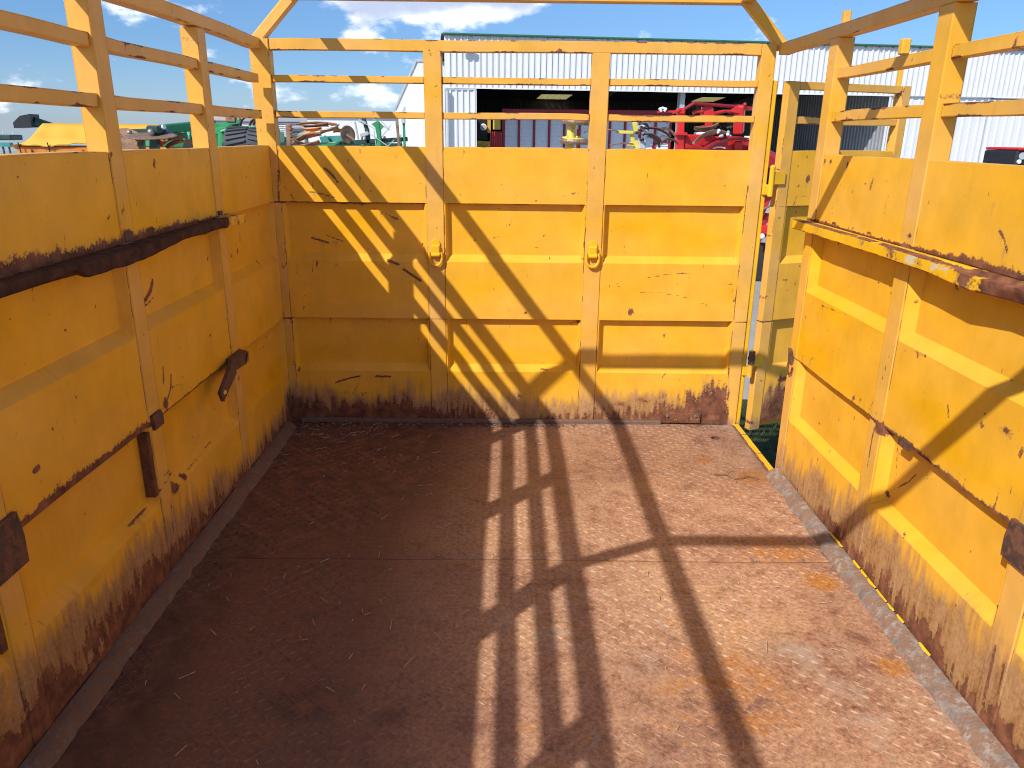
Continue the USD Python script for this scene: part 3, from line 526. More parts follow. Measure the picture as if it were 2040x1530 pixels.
# rusty catch at the wall's end and blocks along the lower fold
ct = obj('gate_catch', hullpts(*[(WID - x, y, z) for x, y, z in ((-.002, -.60, .575), (.012, -.585, .572), (.016, -.61, .545), (.014, -.635, .560), (-.002, -.645, .52), (.012, -.60, .515), (.010, -.63, .512), (-.002, -.59, .52))]), M_darkrust, side_r, label='rusty gate catch on the end post')
obj('hook', pipe([(WID - .010, -.60, .515), (WID - .014, -.606, .488), (WID - .014, -.626, .468), (WID - .012, -.645, .478), (WID - .010, -.650, .505)], .0035, 8), M_darkrust, ct)
for y0, y1, z0, z1 in ((-1.60, -1.545, .535, .56), (-2.165, -2.07, .47, .57)):
    obj('divider_stub', hullpts(*[(WID - x, y + j * .3, z) for x in (.002, .013) for y in (y0, y1) for z, j in ((z0, .012), (z1, -.01), ((z0 + z1) / 2, .02))]), M_darkrust, side_r, label='dark rusty stub of a cut off divider')

# ---- roof hoops and the rails that join them
ZC, XK = 1.990, .162
hw = Wall((0, 0, 0), (1, 0, 0), (0, -1, 0), bottom=[(-1, -2, -2), (4, -2, -2)], marks=[], blots=[], ledge=[(0, .001, 0), (3, .001, 0)], lower=[(0, .001, 0), (3, .001, 0)], seed=4.0)
for y in (0.026, -1.43, -2.93):
    hp = obj('roof_hoop', bar((XK, y, ZC), (WID - XK, y, ZC), .046, .050), M_rail, trailer)
    for s in (0, 1):
        x0, x1 = (-.028, XK) if s == 0 else (WID + .028, WID - XK)
        obj('brace', bar((x0, y, ZT - .012), (x1, y, ZC), .046, .048), M_rail, hp)
for s in (XK, WID - XK):
    obj('roof_rail', bar((s, 0.026, ZC + .002), (s, -4.4, ZC + .002), .052, .042), M_rail, trailer)

# ---- the open gate
ang = math.radians(21)
gd = np.array([math.cos(ang), math.sin(ang), 0]); gn = np.array([math.sin(ang), -math.cos(ang), 0])
GO = np.array([2.369, 0.012, 0])
gw = Wall(GO, gd, gn, bottom=[(-.1, -.1, -.05), (.055, -.1, .0), (.075, .08, .15), (.16, .19, .20), (.30, .14, .20), (.6, .10, .17), (.8, .05, .1)],
    marks=[(*[tuple(map(float, q)) for q in ((.155, 1.075), (.158, 1.05))], .004, .75), ((.158, 1.04), (.17, 1.0), .004, .75), ((.09, 1.15), (.20, 1.145), .003, .55), ((.12, 1.145), (.11, 1.11), .005, .7), ((.18, .765), (.18, .715), .007, .65), ((.21, .80), (.22, .77), .006, .7), ((.10, .745), (.125, .745), .004, .7), ((.215, .745), (.235, .742), .005, .65)],
    blots=[((.175, 1.225), .016, .026, .62), ((.225, 1.255), .012, .012, .55), ((.18, .22), .06, .02, .7), ((.085, .35), .012, .1, .4)],
    ledge=[(0, .003, .5), (.8, .003, .5)], lower=[(0, .002, .4), (.8, .002, .4)], seed=5.0, chips=.80)
gate = obj('gate', hullpts(*[gw.world([a], [z], [n])[0] for a in (.01, .73) for z in (-.035, H - .003) for n in (-.0385, -.0345)]), M_paint, trailer, label='yellow gate swung outwards beside the end wall')
GW = .735
gbox('post', gate, gw, 0, .062, -.04, ZM, -.039, .003, edge=.4, h=.0085)
gbox('post', gate, gw, GW - .05, GW, -.04, ZM, -.039, .003, edge=.4)
panel(gw, .0625, GW - .0505, gate, h=.0075)
gbox('rail', gate, gw, .0625, GW - .0505, ZM - .036, ZM - .001, -.036, -.004, edge=.5)
gbox('rail', gate, gw, .0625, GW - .0505, ZL - .032, ZL, -.036, -.008, edge=.5)
gbox('top_edge', gate, gw, .0625, GW - .0505, H - .012, H + .001, -.038, -.0015, edge=.4)
obj('latch_rod', bar(gw.world([GW - .03], [.25], [-.052])[0], gw.world([GW - .03], [1.82], [-.052])[0], .020, .020), M_paint, gate)
obj('latch_cap', bar(gw.world([GW - .03], [1.80], [-.052])[0], gw.world([GW - .03], [1.87], [-.052])[0], .042, .042), M_paint, gate)
for z0, mm in ((1.225, M_fresh), (.335, M_darkrust)):
    hg = obj('hinge', [rod((2.331, -.008, z0 - .075), (2.331, -.008, z0 + .055), .0125), ball((2.331, -.008, z0 + .055), .0125)], M_fresh if z0 > 1 else M_paint, gate, smooth=40)
    obj('leaf', [box(2.294, 2.329, -.009, .004, z0 - .070, z0 - .022, .003), hullpts(*[gw.world([a], [z], [n])[0] for a in (-.030, .030) for z in (z0 - .02, z0 + .035) for n in (.004, .012)])], M_fresh, hg)
    if z0 < 1: obj('rusty_knuckle', [ball((2.331, -.014, z0 + .025), .019), rod((2.332, -.013, z0 - .005), (2.332, -.013, z0 + .06), .016)], M_darkrust, hg)

# ---- deck
deck_w = lambda x, y: deck_wear_shade(x, y)
def gauss(x, y, c, sx, sy): return np.exp(-((x - c[0]) / sx) ** 2 - ((y - c[1]) / sy) ** 2)
def deck_wear_shade(x, y):
    p = np.stack([x, y, 0 * x], 1)
    o = .95 * gauss(x, y, (2.168,-1.461), .045, .05) + .95 * gauss(x, y, (2.01,-0.454), .05, .022) + .52 * gauss(x, y, (2.196,-0.639), .14, .09) + .5 * gauss(x, y, (2.197,-1.887), .07, .05)
    o += .42 * gauss(x, y, (2.1,-1.27), .22, .12) + .36 * gauss(x, y, (1.75, -1.95), .35, .35) + .18 * gauss(x, y, (.7, -1.7), .2, .3) + .22 * gauss(x, y, (.55, -2.0), .07, .10)
    o = np.maximum(o, .2 * (fb(p, 2.2, 3, 6) > .57))
    g = .42 * np.exp(-((y + .03) / .045) ** 2) + .35 * np.exp(-((2.27 - x) / .05) ** 2) + .36 * gauss(x, y, (2.024,-2.027), .2, .2) + .36 * gauss(x, y, (1.916,-1.803), .16, .10) + .3 * gauss(x, y, (2.085,-0.966), .2, .05) + .30 * gauss(x, y, (1.248,-1.715), .12, .2) + .40 * gauss(x, y, (1.508,-1.873), .10, .10) + .22 * gauss(x, y, (1.644,-0.252), .4, .06)
    d = .50 * np.exp(-(np.hypot(x - .14, y + .03) / .15) ** 2) + .20 * np.exp(-((x - .12) / .10) ** 2) + .46 * np.clip((1.12 - x) / .45, 0, 1) + .17 * sstep(y, -1.15, -.55) + .10 + .25 * gauss(x, y, (0.589,-2.039), .07, .05) + .2 * gauss(x, y, (0.818,-2.082), .04, .03) + .4 * np.exp(-((y + .02) / .035) ** 2) * (x < 1.15) + .12 * gauss(x, y, (.45, -1.0), .25, .3)  # x ramp paints in the left wall's shade; y ramp darkens the far end
    for (ax, ay), (bx, by) in SCRAPES:
        g = np.maximum(g, .62 * np.clip(1 - seg_dist(x, y, (ax, ay), (bx, by)) / .010, 0, 1))
    return np.stack([np.clip(o, 0, 1), np.clip(g, 0, 1), np.clip(d, 0, 1)], 1)
SCRAPES = []
for _ in range(16):
    _x, _y, _a, _l = R_.uniform(.3, 2.1), R_.uniform(-2.4, -.2), R_.uniform(1.1, 2.0), R_.uniform(.08, .35)
    SCRAPES.append(((_x, _y), (_x + _l * math.cos(_a), _y + _l * math.sin(_a))))
deck = obj('deck', box(0, WID - .004, -4.4, -.002, -.10, -.012), M_darkrust, trailer, label='rusty tread plate deck of the trailer')
HOLE, HR = np.array((2.135,-0.196)), .021
def deck_plate(x0, x1, y0, y1, h):
    X, Y = np.linspace(x0, x1, int((x1 - x0) / h) + 1), np.linspace(y0, y1, int((y1 - y0) / h) + 1)
    xx, yy = np.meshgrid(X, Y, indexing='ij'); xx, yy = xx.ravel(), yy.ravel()
    d = np.hypot(xx - HOLE[0], yy - HOLE[1]); k = (d > HR - h * .55) & (d < HR + h * .55)
    xx[k] = HOLE[0] + (xx[k] - HOLE[0]) / d[k] * HR; yy[k] = HOLE[1] + (yy[k] - HOLE[1]) / d[k] * HR
    zz = .008 * (fb(np.stack([xx, yy, 0 * xx], 1), 2.2, 2, 3) - .5)
    edge = np.minimum(np.minimum(xx - x0, x1 - xx), np.minimum(yy - y0, y1 - yy)); zz = zz - .003 * np.clip(1 - edge / .006, 0, 1)
    ny = len(Y); i = (np.arange(len(X) - 1)[:, None] * ny + np.arange(ny - 1)[None]).ravel()
    f = np.stack([i, i + ny, i + ny + 1, i + 1], 1)
    dd = np.hypot(xx - HOLE[0], yy - HOLE[1])
    f = f[(dd[f] > HR + 1e-4).any(1)]
    f = np.vstack([f[:, [0, 1, 2]], f[:, [0, 2, 3]]])
    pl = obj('floor_plate', (np.stack([xx, yy, zz], 1), f), M_deck, deck, wear=deck_wear_shade(xx, yy))
    # raised tread: short bars in two directions
    pitch = .0275; L, B_, Hh = .0130, .0042, .0030
    V, F = [], []; b = 0
    base = np.array([(-L, 0, 0), (-L * .55, -B_, 0), (L * .55, -B_, 0), (L, 0, 0), (L * .55, B_, 0), (-L * .55, B_, 0), (-L * .62, 0, Hh), (L * .62, 0, Hh)])
    tri = np.array([(0, 1, 6), (1, 2, 7), (1, 7, 6), (2, 3, 7), (3, 4, 7), (4, 5, 6), (4, 6, 7), (5, 0, 6)])
    nx_, ny_ = int((x1 - x0) / pitch), int((y1 - y0) / pitch)
    for i in range(1, nx_):
        for j in range(1, ny_):
            cx, cy = x0 + i * pitch, y0 + j * pitch
            if math.hypot(cx - HOLE[0], cy - HOLE[1]) < HR + .014: continue
            a = math.radians(38 if (i + j) % 2 else -38); c, s = math.cos(a), math.sin(a)
            wv = base.copy(); wv[:, :2] = base[:, :2] @ np.array([[c, s], [-s, c]]); wv[:, 2] *= R_.uniform(.55, 1.1) * (.35 + .8 * sstep(meshkit.noise(np.array([cx * 4.1, cy * 4.1, 2.])), .2, .62))
            V.append(wv + (cx, cy, .0022 * (0) - .0006)); F.append(tri + b); b += 8
    V, F = np.vstack(V), np.vstack(F)
    V[:, 2] += .008 * (fb(np.stack([V[:, 0], V[:, 1], 0 * V[:, 0]], 1), 2.2, 2, 3) - .5) + .0002
    ww = deck_wear_shade(V[:, 0], V[:, 1]); ww[:, 2] *= .92
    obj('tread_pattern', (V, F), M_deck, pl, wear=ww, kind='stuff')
deck_plate(.002, WID - .028, -1.328, -.002, .011)
deck_plate(.002, WID - .028, -2.75, -1.3295, .012)
obj('floor_plate', box(.002, WID - .028, -4.4, -2.7515, -.012, 0), M_deck, deck)
obj('drain_pipe', [trimesh.creation.annulus(HR - .002, HR + .003, .09, transform=trimesh.transformations.translation_matrix((HOLE[0], HOLE[1], -.047)))], M_darkrust, deck)
sill = Wall((0, 0, 0), (0, 1, 0), (1, 0, 0), bottom=[(-9, -1, -1), (1, -1, -1)], marks=[], blots=[], ledge=[(0, .001, 0), (3, .001, 0)], lower=[(0, .001, 0), (3, .001, 0)], seed=6.0)
gbox('sill', deck, sill, -.5835, -.001, -.115, .0015, WID - .0275, WID + .006, material=M_fresh, edge=.6, h=.008,
     add=lambda p, e, w: np.stack([np.maximum(w[:, 0], np.clip(.75 - (p[:, 2] - WID + .0275) / .014 + (fb(p, 16, 3) - .5) * 1.2, 0, .9) * (p[:, 1] > -.01)), w[:, 1] * 0, w[:, 2]], 1), label='yellow sill under the gate opening')
def kick(x0, dirx, y0, y1, r, seed, skip=None):
    """A lumpy filler bar along the foot of a wall."""
    ys = np.arange(y0, y1 + 1e-6, .012); prof = [(0, 1.0), (.28, .94), (.62, .72), (.86, .40), (1.0, .06), (1.02, -.02)]
    v = np.array([[x0 + dirx * r * a, y, r * b * .72] for y in ys for a, b in prof])
    k = fb(v, 22, 4, seed) - .5; kk = fb(v, 5, 3, seed + 1) - .5
    v[:, 0] += dirx * (k * .016 + kk * .016); v[:, 2] += k * .014 + kk * .010
    m = len(prof); i = (np.arange(len(ys) - 1)[:, None] * m + np.arange(m - 1)[None]).ravel()
    f = np.stack([i, i + 1, i + m + 1, i + m], 1)
    if dirx < 0: f = f[:, ::-1]
    return (v, np.vstack([f[:, [0, 1, 2]], f[:, [0, 2, 3]]]))
obj('kick_bar', kick(.004, 1, -2.9, -.10, .048, 3), M_caulk, deck, smooth=True, label='grimy rounded bar along the foot of the left wall')
obj('kick_bar', kick(WID - .004, -1, -2.9, -.62, .050, 5), M_caulk2, deck, smooth=True, label='grey rounded bar along the foot of the right wall')
for y, l in ((-1.24, .07), (-1.29, .03), (-1.42, .05), (-1.475, .04), (-1.53, .05), (-1.60, .06), (-1.66, .04), (-1.72, .04), (-1.86, .05)):
    w = R_.uniform(.5, 1.1)
    obj('paint_flake', hullpts(*[(WID - .0105 - .0035 * w * math.sin(math.pi * t) * R_.uniform(.5, 1.3) + d, y + (t - .5) * l * (.7 + .5 * w), .0395 + .004 * R_.random() + (d > 0) * .004) for t in (0, .2, .4, .6, .8, 1) for d in (0, .004)]), M_fresh, deck)
lk = []
for _ in range(60):
    x = R_.uniform(.12, 1.5); s = R_.uniform(.004, .011)
    b = ball((x, -.035 - R_.random() * .03, .003), s, 1); b.vertices[:, 2] = b.vertices[:, 2] * .7 + .001; lk.append(b)
obj('weld_lumps', lk + [bar((.05, -.012, .010), (1.9, -.012, .010), .026, .022)], M_caulk, deck, kind='stuff')
# underneath: chassis, axle and wheels
ch = obj('chassis', [box(.55, .65, -4.4, -.05, -.30, -.105, .01), box(1.65, 1.75, -4.4, -.05, -.30, -.105, .01)] + [box(.02, 2.28, y, y + .07, -.20, -.105, .008) for y in (-4.3, -3.2, -2.2, -1.2, -.2)], M_paint, trailer)
for y in (-2.9, -1.95):
    ax = obj('axle', bar((.1, y, -.50), (2.2, y, -.50), .09), M_darkrust, ch)
    for x in (.16, 2.14):
        obj('wheel', [trimesh.creation.revolve([(.22, -.11), (.40, -.115), (.445, -.08), (.445, .08), (.40, .115), (.22, .11)], sections=36, transform=frame_from((x, y, -.505), (x + 1, y, -.505))[0])], M_black, ch, smooth=35)
        obj('rim', disc((x, y, -.505), (1, 0, 0), .23, .16, 30), M_paint, ch)
obj('drawbar', [bar((.6, -4.4, -.2), (1.15, -6.0, -.3), .1), bar((1.7, -4.4, -.2), (1.15, -6.0, -.3), .1)], M_paint, trailer)

# loose straw and a twig on the deck
st = []
for i in range(300):
    x, y = (R_.uniform(.1, 2.2), R_.uniform(-2.6, -.06)) if i > 60 else (R_.uniform(.06, .5), -R_.uniform(.03, .25))
    a, L = R_.uniform(0, math.pi), R_.choice((.010, .014, .02, .03, .045)) * R_.uniform(.7, 1.2)
    z = .0045 + R_.random() * .002 + .008 * (float(fb(np.array([[x, y, 0.0]]), 2.2, 2, 3)[0]) - .5)
    st.append(bar((x, y, z), (x + L * math.cos(a), y + L * math.sin(a), z + R_.uniform(-.001, .004)), .0013, .0013, 0))
tag(obj('straw', st, M_straw, kind='stuff'), 'short bits of dry straw scattered over the rusty floor', 'straw')
tw = [(*(2.017,-0.627), .006), (*(2.071,-0.632), .008), (*(2.092,-0.672), .006), (*(2.133,-0.666), .010), (*(2.168,-0.645), .008), (*(2.198,-0.67), .005)]
t_ = obj('twig', [pipe(tw, .0028, 7), pipe([tw[1], (tw[1][0] + .02, tw[1][1] + .04, .014), (tw[1][0] + .045, tw[1][1] + .035, .010)], .0016, 6), pipe([tw[3], (tw[3][0] + .01, tw[3][1] + .035, .018)], .0014, 6), pipe([tw[4], (tw[4][0] + .03, tw[4][1] - .03, .010)], .0014, 6)], M_twig)
tag(t_, 'crooked dry twig lying on the floor near the gate opening', 'twig')
# ------------------------------------------------------------------ the yard
M_yard = simple('pale_gravel_yard', (0.34, 0.32, 0.29), 0.95, var=0.25, scale=0.8, bump=0.5, bscale=30, spec=0.2)
M_conc = simple('concrete_apron', (0.38, 0.37, 0.35), 0.9, var=0.2, scale=1.2, bump=0.3, spec=0.2)
M_turf = simple('turf_soil', (0.045, 0.055, 0.025), 0.95, var=0.4, scale=5, bump=0.5, spec=0.2)
def sheet(name, pts, z, m, label=None):
    g = sg.Polygon(pts); t = trimesh.creation.extrude_polygon(g, .003, engine='earcut'); t.apply_translation((0, 0, z - .003))
    return tag(obj(name, t, m), label, kind='structure')
rr, aa = np.array([0, 10, 20, 30, 45, 60, 80, 120, 180, 300, 500, 900]), np.linspace(0, 2 * math.pi, 49)[:-1]
gvv = np.array([(r * math.cos(a), 10 + r * math.sin(a), GROUND - max(0, r - 60) * .020) for r in rr for a in aa])      # level yard, falling away beyond
gi = (np.arange(len(rr) - 1)[:, None] * 48 + np.arange(48)[None]); gj = (np.arange(len(rr) - 1)[:, None] * 48 + (np.arange(48)[None] + 1) % 48)
gq = np.stack([gi.ravel(), gi.ravel() + 48, gj.ravel() + 48, gj.ravel()], 1)
tag(obj('ground', (gvv, np.vstack([gq[:, [0, 1, 2]], gq[:, [0, 2, 3]]])), M_yard, smooth=True), kind='structure')
sheet('concrete_apron', [(-3, 14), (26, 17.5), (24.5, 31), (-3.2, 27.6)], GROUND + .004, M_conc)
sheet('grass_strip', [(-6, -6), (4.9, -6), (4.5, 2.4), (3.6, 3.1), (-6, 3.3)], GROUND + .004, M_turf)
gv, gf, b = [], [], 0
for i in range(9000):
    x, y = R_.uniform(2.2, 4.6), R_.uniform(-1.2, 3.0)
    if x > 4.4 - max(0, y - 1.6) * .5: continue
    a, h, l = R_.uniform(0, 6.28), R_.uniform(.03, .11), R_.uniform(-.04, .04)
    dx, dy = math.cos(a) * .004, math.sin(a) * .004
    gv += [(x - dx, y - dy, GROUND), (x + dx, y + dy, GROUND), (x + l, y + R_.uniform(-.04, .04), GROUND + h)]; gf.append((b, b + 1, b + 2)); b += 3
n_ = {"g": ("geometry", {}), "n": ("noise_texture", {"scale": 3.0, "detail": 4.0}), "r": ("rgb_ramp", {"ramp": [(0.3, (0.030, 0.060, 0.018)), (0.6, (0.075, 0.115, 0.035)), (0.8, (0.17, 0.16, 0.07))]}),
      "d": ("principled_bsdf", {"roughness": 0.6}), "t": ("translucent_bsdf", {}), "m": ("mix_closure", {"fac": 0.3})}
M_grass = mat('grass_blades', n_, [("g.position", "n.vector"), ("n.fac", "r.fac"), ("r.color", "d.base_color"), ("r.color", "t.color"), ("d.BSDF", "m.closure1"), ("t.BSDF", "m.closure2")], surface="m.closure")
tag(obj('grass', (np.array(gv), np.array(gf)), M_grass, kind='stuff'), 'short green grass beside the trailer below the open gate', 'grass')

# ------------------------------------------------------------------ white machinery shed
psi = math.radians(6.8)
SU, SW, SO = np.array([math.cos(psi), math.sin(psi), 0]), np.array([-math.sin(psi), math.cos(psi), 0]), np.array([-1.43, 28.0, 0])
def sh(m):
    """From shed coordinates (along the front, into the depth, up) to the yard."""
    v = m.vertices; m.vertices = SO + np.outer(v[:, 0], SU) + np.outer(v[:, 1], SW) + np.outer(v[:, 2], [0, 0, 1]); return m
def clad(s0, s1, z0, z1, dep=0.0, pitch=.235, d=.045, flip=1, t=.004):
    """Trapezoid ribbed sheeting in the plane of depth dep, ribs towards the viewer."""
    prof = []; s = s0
    while s < s1 - 1e-6:
        for a, h in ((0, 0), (.60, 0), (.68, 1), (.92, 1), (1.0, 0)):
            if s + a * pitch <= s1: prof.append((s + a * pitch, h))
        s += pitch
    prof.append((s1, 0))
    v = np.array([(a, dep - flip * d * h, z) for a, h in prof for z in (z0, z1)])
    i = np.arange(len(prof) - 1) * 2
    f = np.stack([i, i + 2, i + 3, i + 1], 1); f = np.vstack([f[:, [0, 1, 2]], f[:, [0, 2, 3]]])
    back = box(s0, s1, dep + .006, dep + .03, z0, z1)
    return sh(trimesh.util.concatenate([trimesh.Trimesh(v, f, process=False), back]))
def swap(m):
    """Sheeting made along s is turned to run into the depth."""
    return m
M_white = simple('white_cladding', (0.70, 0.715, 0.73), 0.45, var=0.05, scale=1.5, rust=.10, rustcol=(.56, .54, .49))
M_green = simple('green_gutter', (0.035, 0.13, 0.075), 0.45, var=.2)
M_galv = simple('galvanised_interior', (0.30, 0.31, 0.33), 0.55, metal=.2, var=.15, scale=1.5)
M_dark = simple('dark_fibre_roof', (0.11, 0.105, 0.10), 0.95, var=.3, scale=1.5, spec=.2)
M_grey = simple('grey_painted_steel', (0.42, 0.45, 0.48), 0.5, var=.12)
shed = thing('machinery_shed', 'long white ribbed shed with a wide dark doorway and green eaves gutter', 'shed')
fas = obj('fascia', clad(0, 46, 3.19, 5.04), M_white, shed)
obj('gutter', [sh(box(-.06, 46, -.16, -.05, 5.045, 5.115, .02))] + [sh(box(s, s + .05, -.15, -.04, 5.0, 5.04, 0)) for s in np.arange(.4, 46, .6)], M_green, shed)
obj('door_header', sh(box(0, 46, -.05, .0, 3.14, 3.188, .005)), M_white, shed)
obj('wall', clad(.02, 1.20, GROUND, 3.135, dep=.03), M_white, shed)
obj('flashing', [sh(box(-.02, 1.22, -.03, -.018, 3.10, 3.135)), sh(box(1.202, 1.24, -.02, .14, GROUND, 3.135))], M_white, shed)
obj('wall', sh(box(-.05, 0, .06, 17.9, GROUND, 3.9)), M_white, shed)
obj('floor_slab', sh(box(.1, 46, .05, 18, GROUND - .05, GROUND + .03)), M_conc, shed)
rf = lambda dep: 5.05 - 1.5 * (dep + .05) / 18.05
def roof_piece(s0, s1, d0, d1, o=0.0, t=.06):
    return sh(hullpts(*[(s, d, rf(d) + o + k) for s in (s0, s1) for d in (d0, d1) for k in (0, t)]))
obj('roof', [roof_piece(-.1, 46, -.05, 15.5), roof_piece(-.1, 6.3, 15.502, 17.7), roof_piece(8.2, 16.2, 15.502, 17.7), roof_piece(17.7, 46, 15.502, 17.7), roof_piece(-.1, 46, 17.702, 18.1)], M_dark, shed)
obj('back_wall', clad(0, 46, GROUND, 3.56, dep=17.9), M_dark, shed)
n_ = {"t": ("translucent_bsdf", {"color": (.62, .56, .30)}), "tr": ("transparent_bsdf", {"color": (.35, .32, .2)}), "m": ("mix_closure", {"fac": .3})}
M_sky = mat('yellowed_rooflight', n_, [("t.BSDF", "m.closure1"), ("tr.BSDF", "m.closure2")], surface="m.closure")
for s0, s1 in ((6.3, 8.2), (16.2, 17.7)):
    for k in range(5):
        w = (s1 - s0) / 5; obj('rooflight', roof_piece(s0 + k * w + .02, s0 + (k + 1) * w - .02, 15.51, 17.69, .01, .012), M_sky, shed)
# posts and rafters inside
for s in (.9, 9.75, 18.95, 27.5, 36.5):
    col = obj('column', [sh(box(s - .10, s + .10, .30, .36, GROUND, 4.9)), sh(box(s - .10, s + .10, .60, .66, GROUND, 4.9)), sh(box(s - .02, s + .02, .36, .60, GROUND, 4.9))], M_grey, shed)
    if s > 1.5:
        obj('rafter', sh(hullpts(*[(s + a, d, rf(d) - o) for a in (-.09, .09) for d in (.3, 17.5) for o in (.04, .36)])), M_grey, shed)
obj('haunch', sh(hullpts((1.55, .7, 4.4), (1.7, .7, 4.4), (1.55, .7, 3.2), (1.7, .7, 3.2), (1.55, 6, 4.4), (1.7, 6, 4.4))), M_grey, shed)
# end wall inside the bay, closing the open part on the right
def clad_depth(s, d0, d1, z0, z1, m, pitch=.26, dd=.05):
    prof = []; a0 = d0
    while a0 < d1:
        for a, h in ((0, 0), (.55, 0), (.65, 1), (.9, 1), (1.0, 0)): prof.append((min(d1, a0 + a * pitch), h))
        a0 += pitch
    v = np.array([(s - dd * h, a, z) for a, h in prof for z in (z0, z1)]); i = np.arange(len(prof) - 1) * 2
    f = np.stack([i, i + 1, i + 3, i + 2], 1); f = np.vstack([f[:, [0, 1, 2]], f[:, [0, 2, 3]]])
    return sh(trimesh.util.concatenate([trimesh.Trimesh(v, f, process=False), box(s + .006, s + .05, d0, d1, z0, z1)]))
obj('partition', clad_depth(18.85, .1, 17.8, GROUND, 3.5, M_galv), M_galv, shed, label='ribbed grey partition beside the closed doors')
obj('partition_top', sh(hullpts(*[(s, d, z) for s in (18.86, 18.90) for d, z in ((.1, 3.5), (.1, 5.0), (17.8, 3.52), (17.8, 3.5))])), M_galv, shed)
for s0, s1 in ((18.62, 23.15), (23.20, 28.2), (28.25, 33.2), (33.25, 38.2), (38.25, 45.9)):
    dd_ = obj('sliding_door', clad(s0, s1, GROUND + .05, 3.135 if s0 < 20 else 3.10, dep=-.04 if s0 < 20 else .04, pitch=.36, d=.03), M_white, shed)
    obj('stile', [sh(box(s0 - .02, s0 + .06, -.09 if s0 < 20 else -.01, -.07 if s0 < 20 else .01, GROUND + .05, 3.13)), sh(box(s1 - .05, s1, -.09 if s0 < 20 else -.01, -.07 if s0 < 20 else .01, GROUND + .05, 3.13))], M_white, dd_)
obj('door_track', sh(box(18.6, 23.3, -.14, -.06, 3.135, 3.185, .01)), M_grey, shed)
obj('floodlight', [sh(box(.55, 1.05, -.34, -.22, 4.52, 4.72, .03)), sh(box(.74, .84, -.25, -.03, 4.66, 4.9, .01))], simple('grey_lamp_housing', (.35, .36, .38), .5), shed, label='grey floodlight under the eaves')
obj('downpipe', sh(rod((.10, -.12, GROUND), (.10, -.12, 3.05), .06)), M_grey, shed)
# taller wing with a sloping edge on the shed's left
wing = thing('shed_wing', 'smooth white shed wing with a steep sloping left edge', 'shed')
wp = [(-4.188,0.022), (-4.094,2.51), (-3.096,4.528), (-1.389,4.546), (-1.449,0.05)]
wp[0] = (wp[0][0], GROUND); wp[-1] = (wp[-1][0], GROUND)
obj('wall', plate_xz(wp, 33, 9), M_white, wing)
obj('cap_flashing', bar((-4.137,32.98,2.488), (-3.094,32.98,4.547), .07, .09), M_grey, wing)
obj('cap_flashing', bar((-3.094,32.98,4.547), (-1.948,32.98,4.56), .07, .09), M_grey, wing)

# far buildings on the left
M_grroof = simple('grey_ribbed_roof', (.33, .34, .36), .6, var=.1)
far = thing('white_store', 'long low white store building behind the rusty ploughs', 'building')
fz = (-14.918,2.605)[1]
obj('wall', box((-14.474,2.354)[0], (-5.274,2.45)[0] , 58, 74, GROUND - .8, fz), M_white, far)
obj('roof', hullpts(*[(x, y, z) for x in ((-14.629,2.353)[0], (-5.274,2.45)[0]) for y, z in ((57.8, fz), (57.8, fz + .08), (66, fz + .2), (74, fz), (74, fz + .08))]), M_grroof, far)
gx = (-16.308,2.407)
obj('gable_end', hullpts((gx[0], 62, GROUND), (gx[0] + 1.4, 62, GROUND), (gx[0] + .3, 62, 2.9), (gx[0] + .9, 62, 2.9), (gx[0], 64, GROUND), (gx[0] + 1.4, 64, GROUND), (gx[0] + .3, 64, 2.9), (gx[0] + .9, 64, 2.9)), M_grroof, far)
barn = thing('grey_barn', 'low barn with pale grey ribbed walls behind the green machines', 'barn')
bx0, bx1 = (-24.698,2.392)[0], (-17.194,2.47)[0]
obj('wall', box(bx0, bx1, 66, 80, GROUND - 1, 2.35), M_grroof, barn)
for k in range(14):
    obj('board', box(bx0, bx1, 65.9 + (k % 2) * .01, 65.98, 0.1 + k * .17, 0.1 + k * .17 + .11, .01), simple(f'pale_board', (.62, .63, .66), .5) if k == 0 else '/World/Looks/pale_board', barn)
obj('roof', hullpts(*[(x, y, z) for x in (bx0 - .3, bx1 + .2) for y, z in ((65.7, 2.36), (65.7, 2.44), (73, 3.2), (73, 3.28), (80.3, 2.36), (80.3, 2.44))]), M_grroof, barn)

# ------------------------------------------------------------------ machines in the yard
M_orange = simple('orange_paint', (.62, .20, .02), .45, var=.2, rust=.15)
M_tarp = simple('yellow_tarpaulin', (.72, .38, .035), .6, var=.10, scale=1.2, bump=.25, bscale=7)
M_grn = simple('machinery_green', (.04, .27, .10), .4, var=.25, rust=.12)
M_grnd = simple('dark_green_paint', (.02, .06, .045), .45, var=.3, rust=.12)
M_teal = simple('faded_teal_paint', (.05, .26, .24), .5, var=.25, rust=.12)
M_rust = simple('orange_brown_rust', (.33, .13, .045), .8, var=.45, scale=12, rust=.35, rustcol=(.12, .05, .03), bump=.4)
M_worn = simple('polished_worn_steel', (.30, .19, .12), .5, metal=.3, var=.35, scale=9, rust=.35, rustcol=(.20, .09, .05))
M_red = simple('machinery_red', (.58, .022, .022), .38, var=.2, rust=.08)
M_redd = simple('dark_red_paint', (.28, .012, .022), .45, var=.2)
M_yel = simple('machinery_yellow', (.68, .55, .10), .45, var=.2, rust=.25)
M_slat = simple('pale_grey_slat', (.66, .69, .75), .4, var=.08)
M_blk = simple('black_plastic', (.015, .017, .022), .45, var=.3)
M_wht = simple('white_paint', (.78, .78, .76), .5, var=.05)

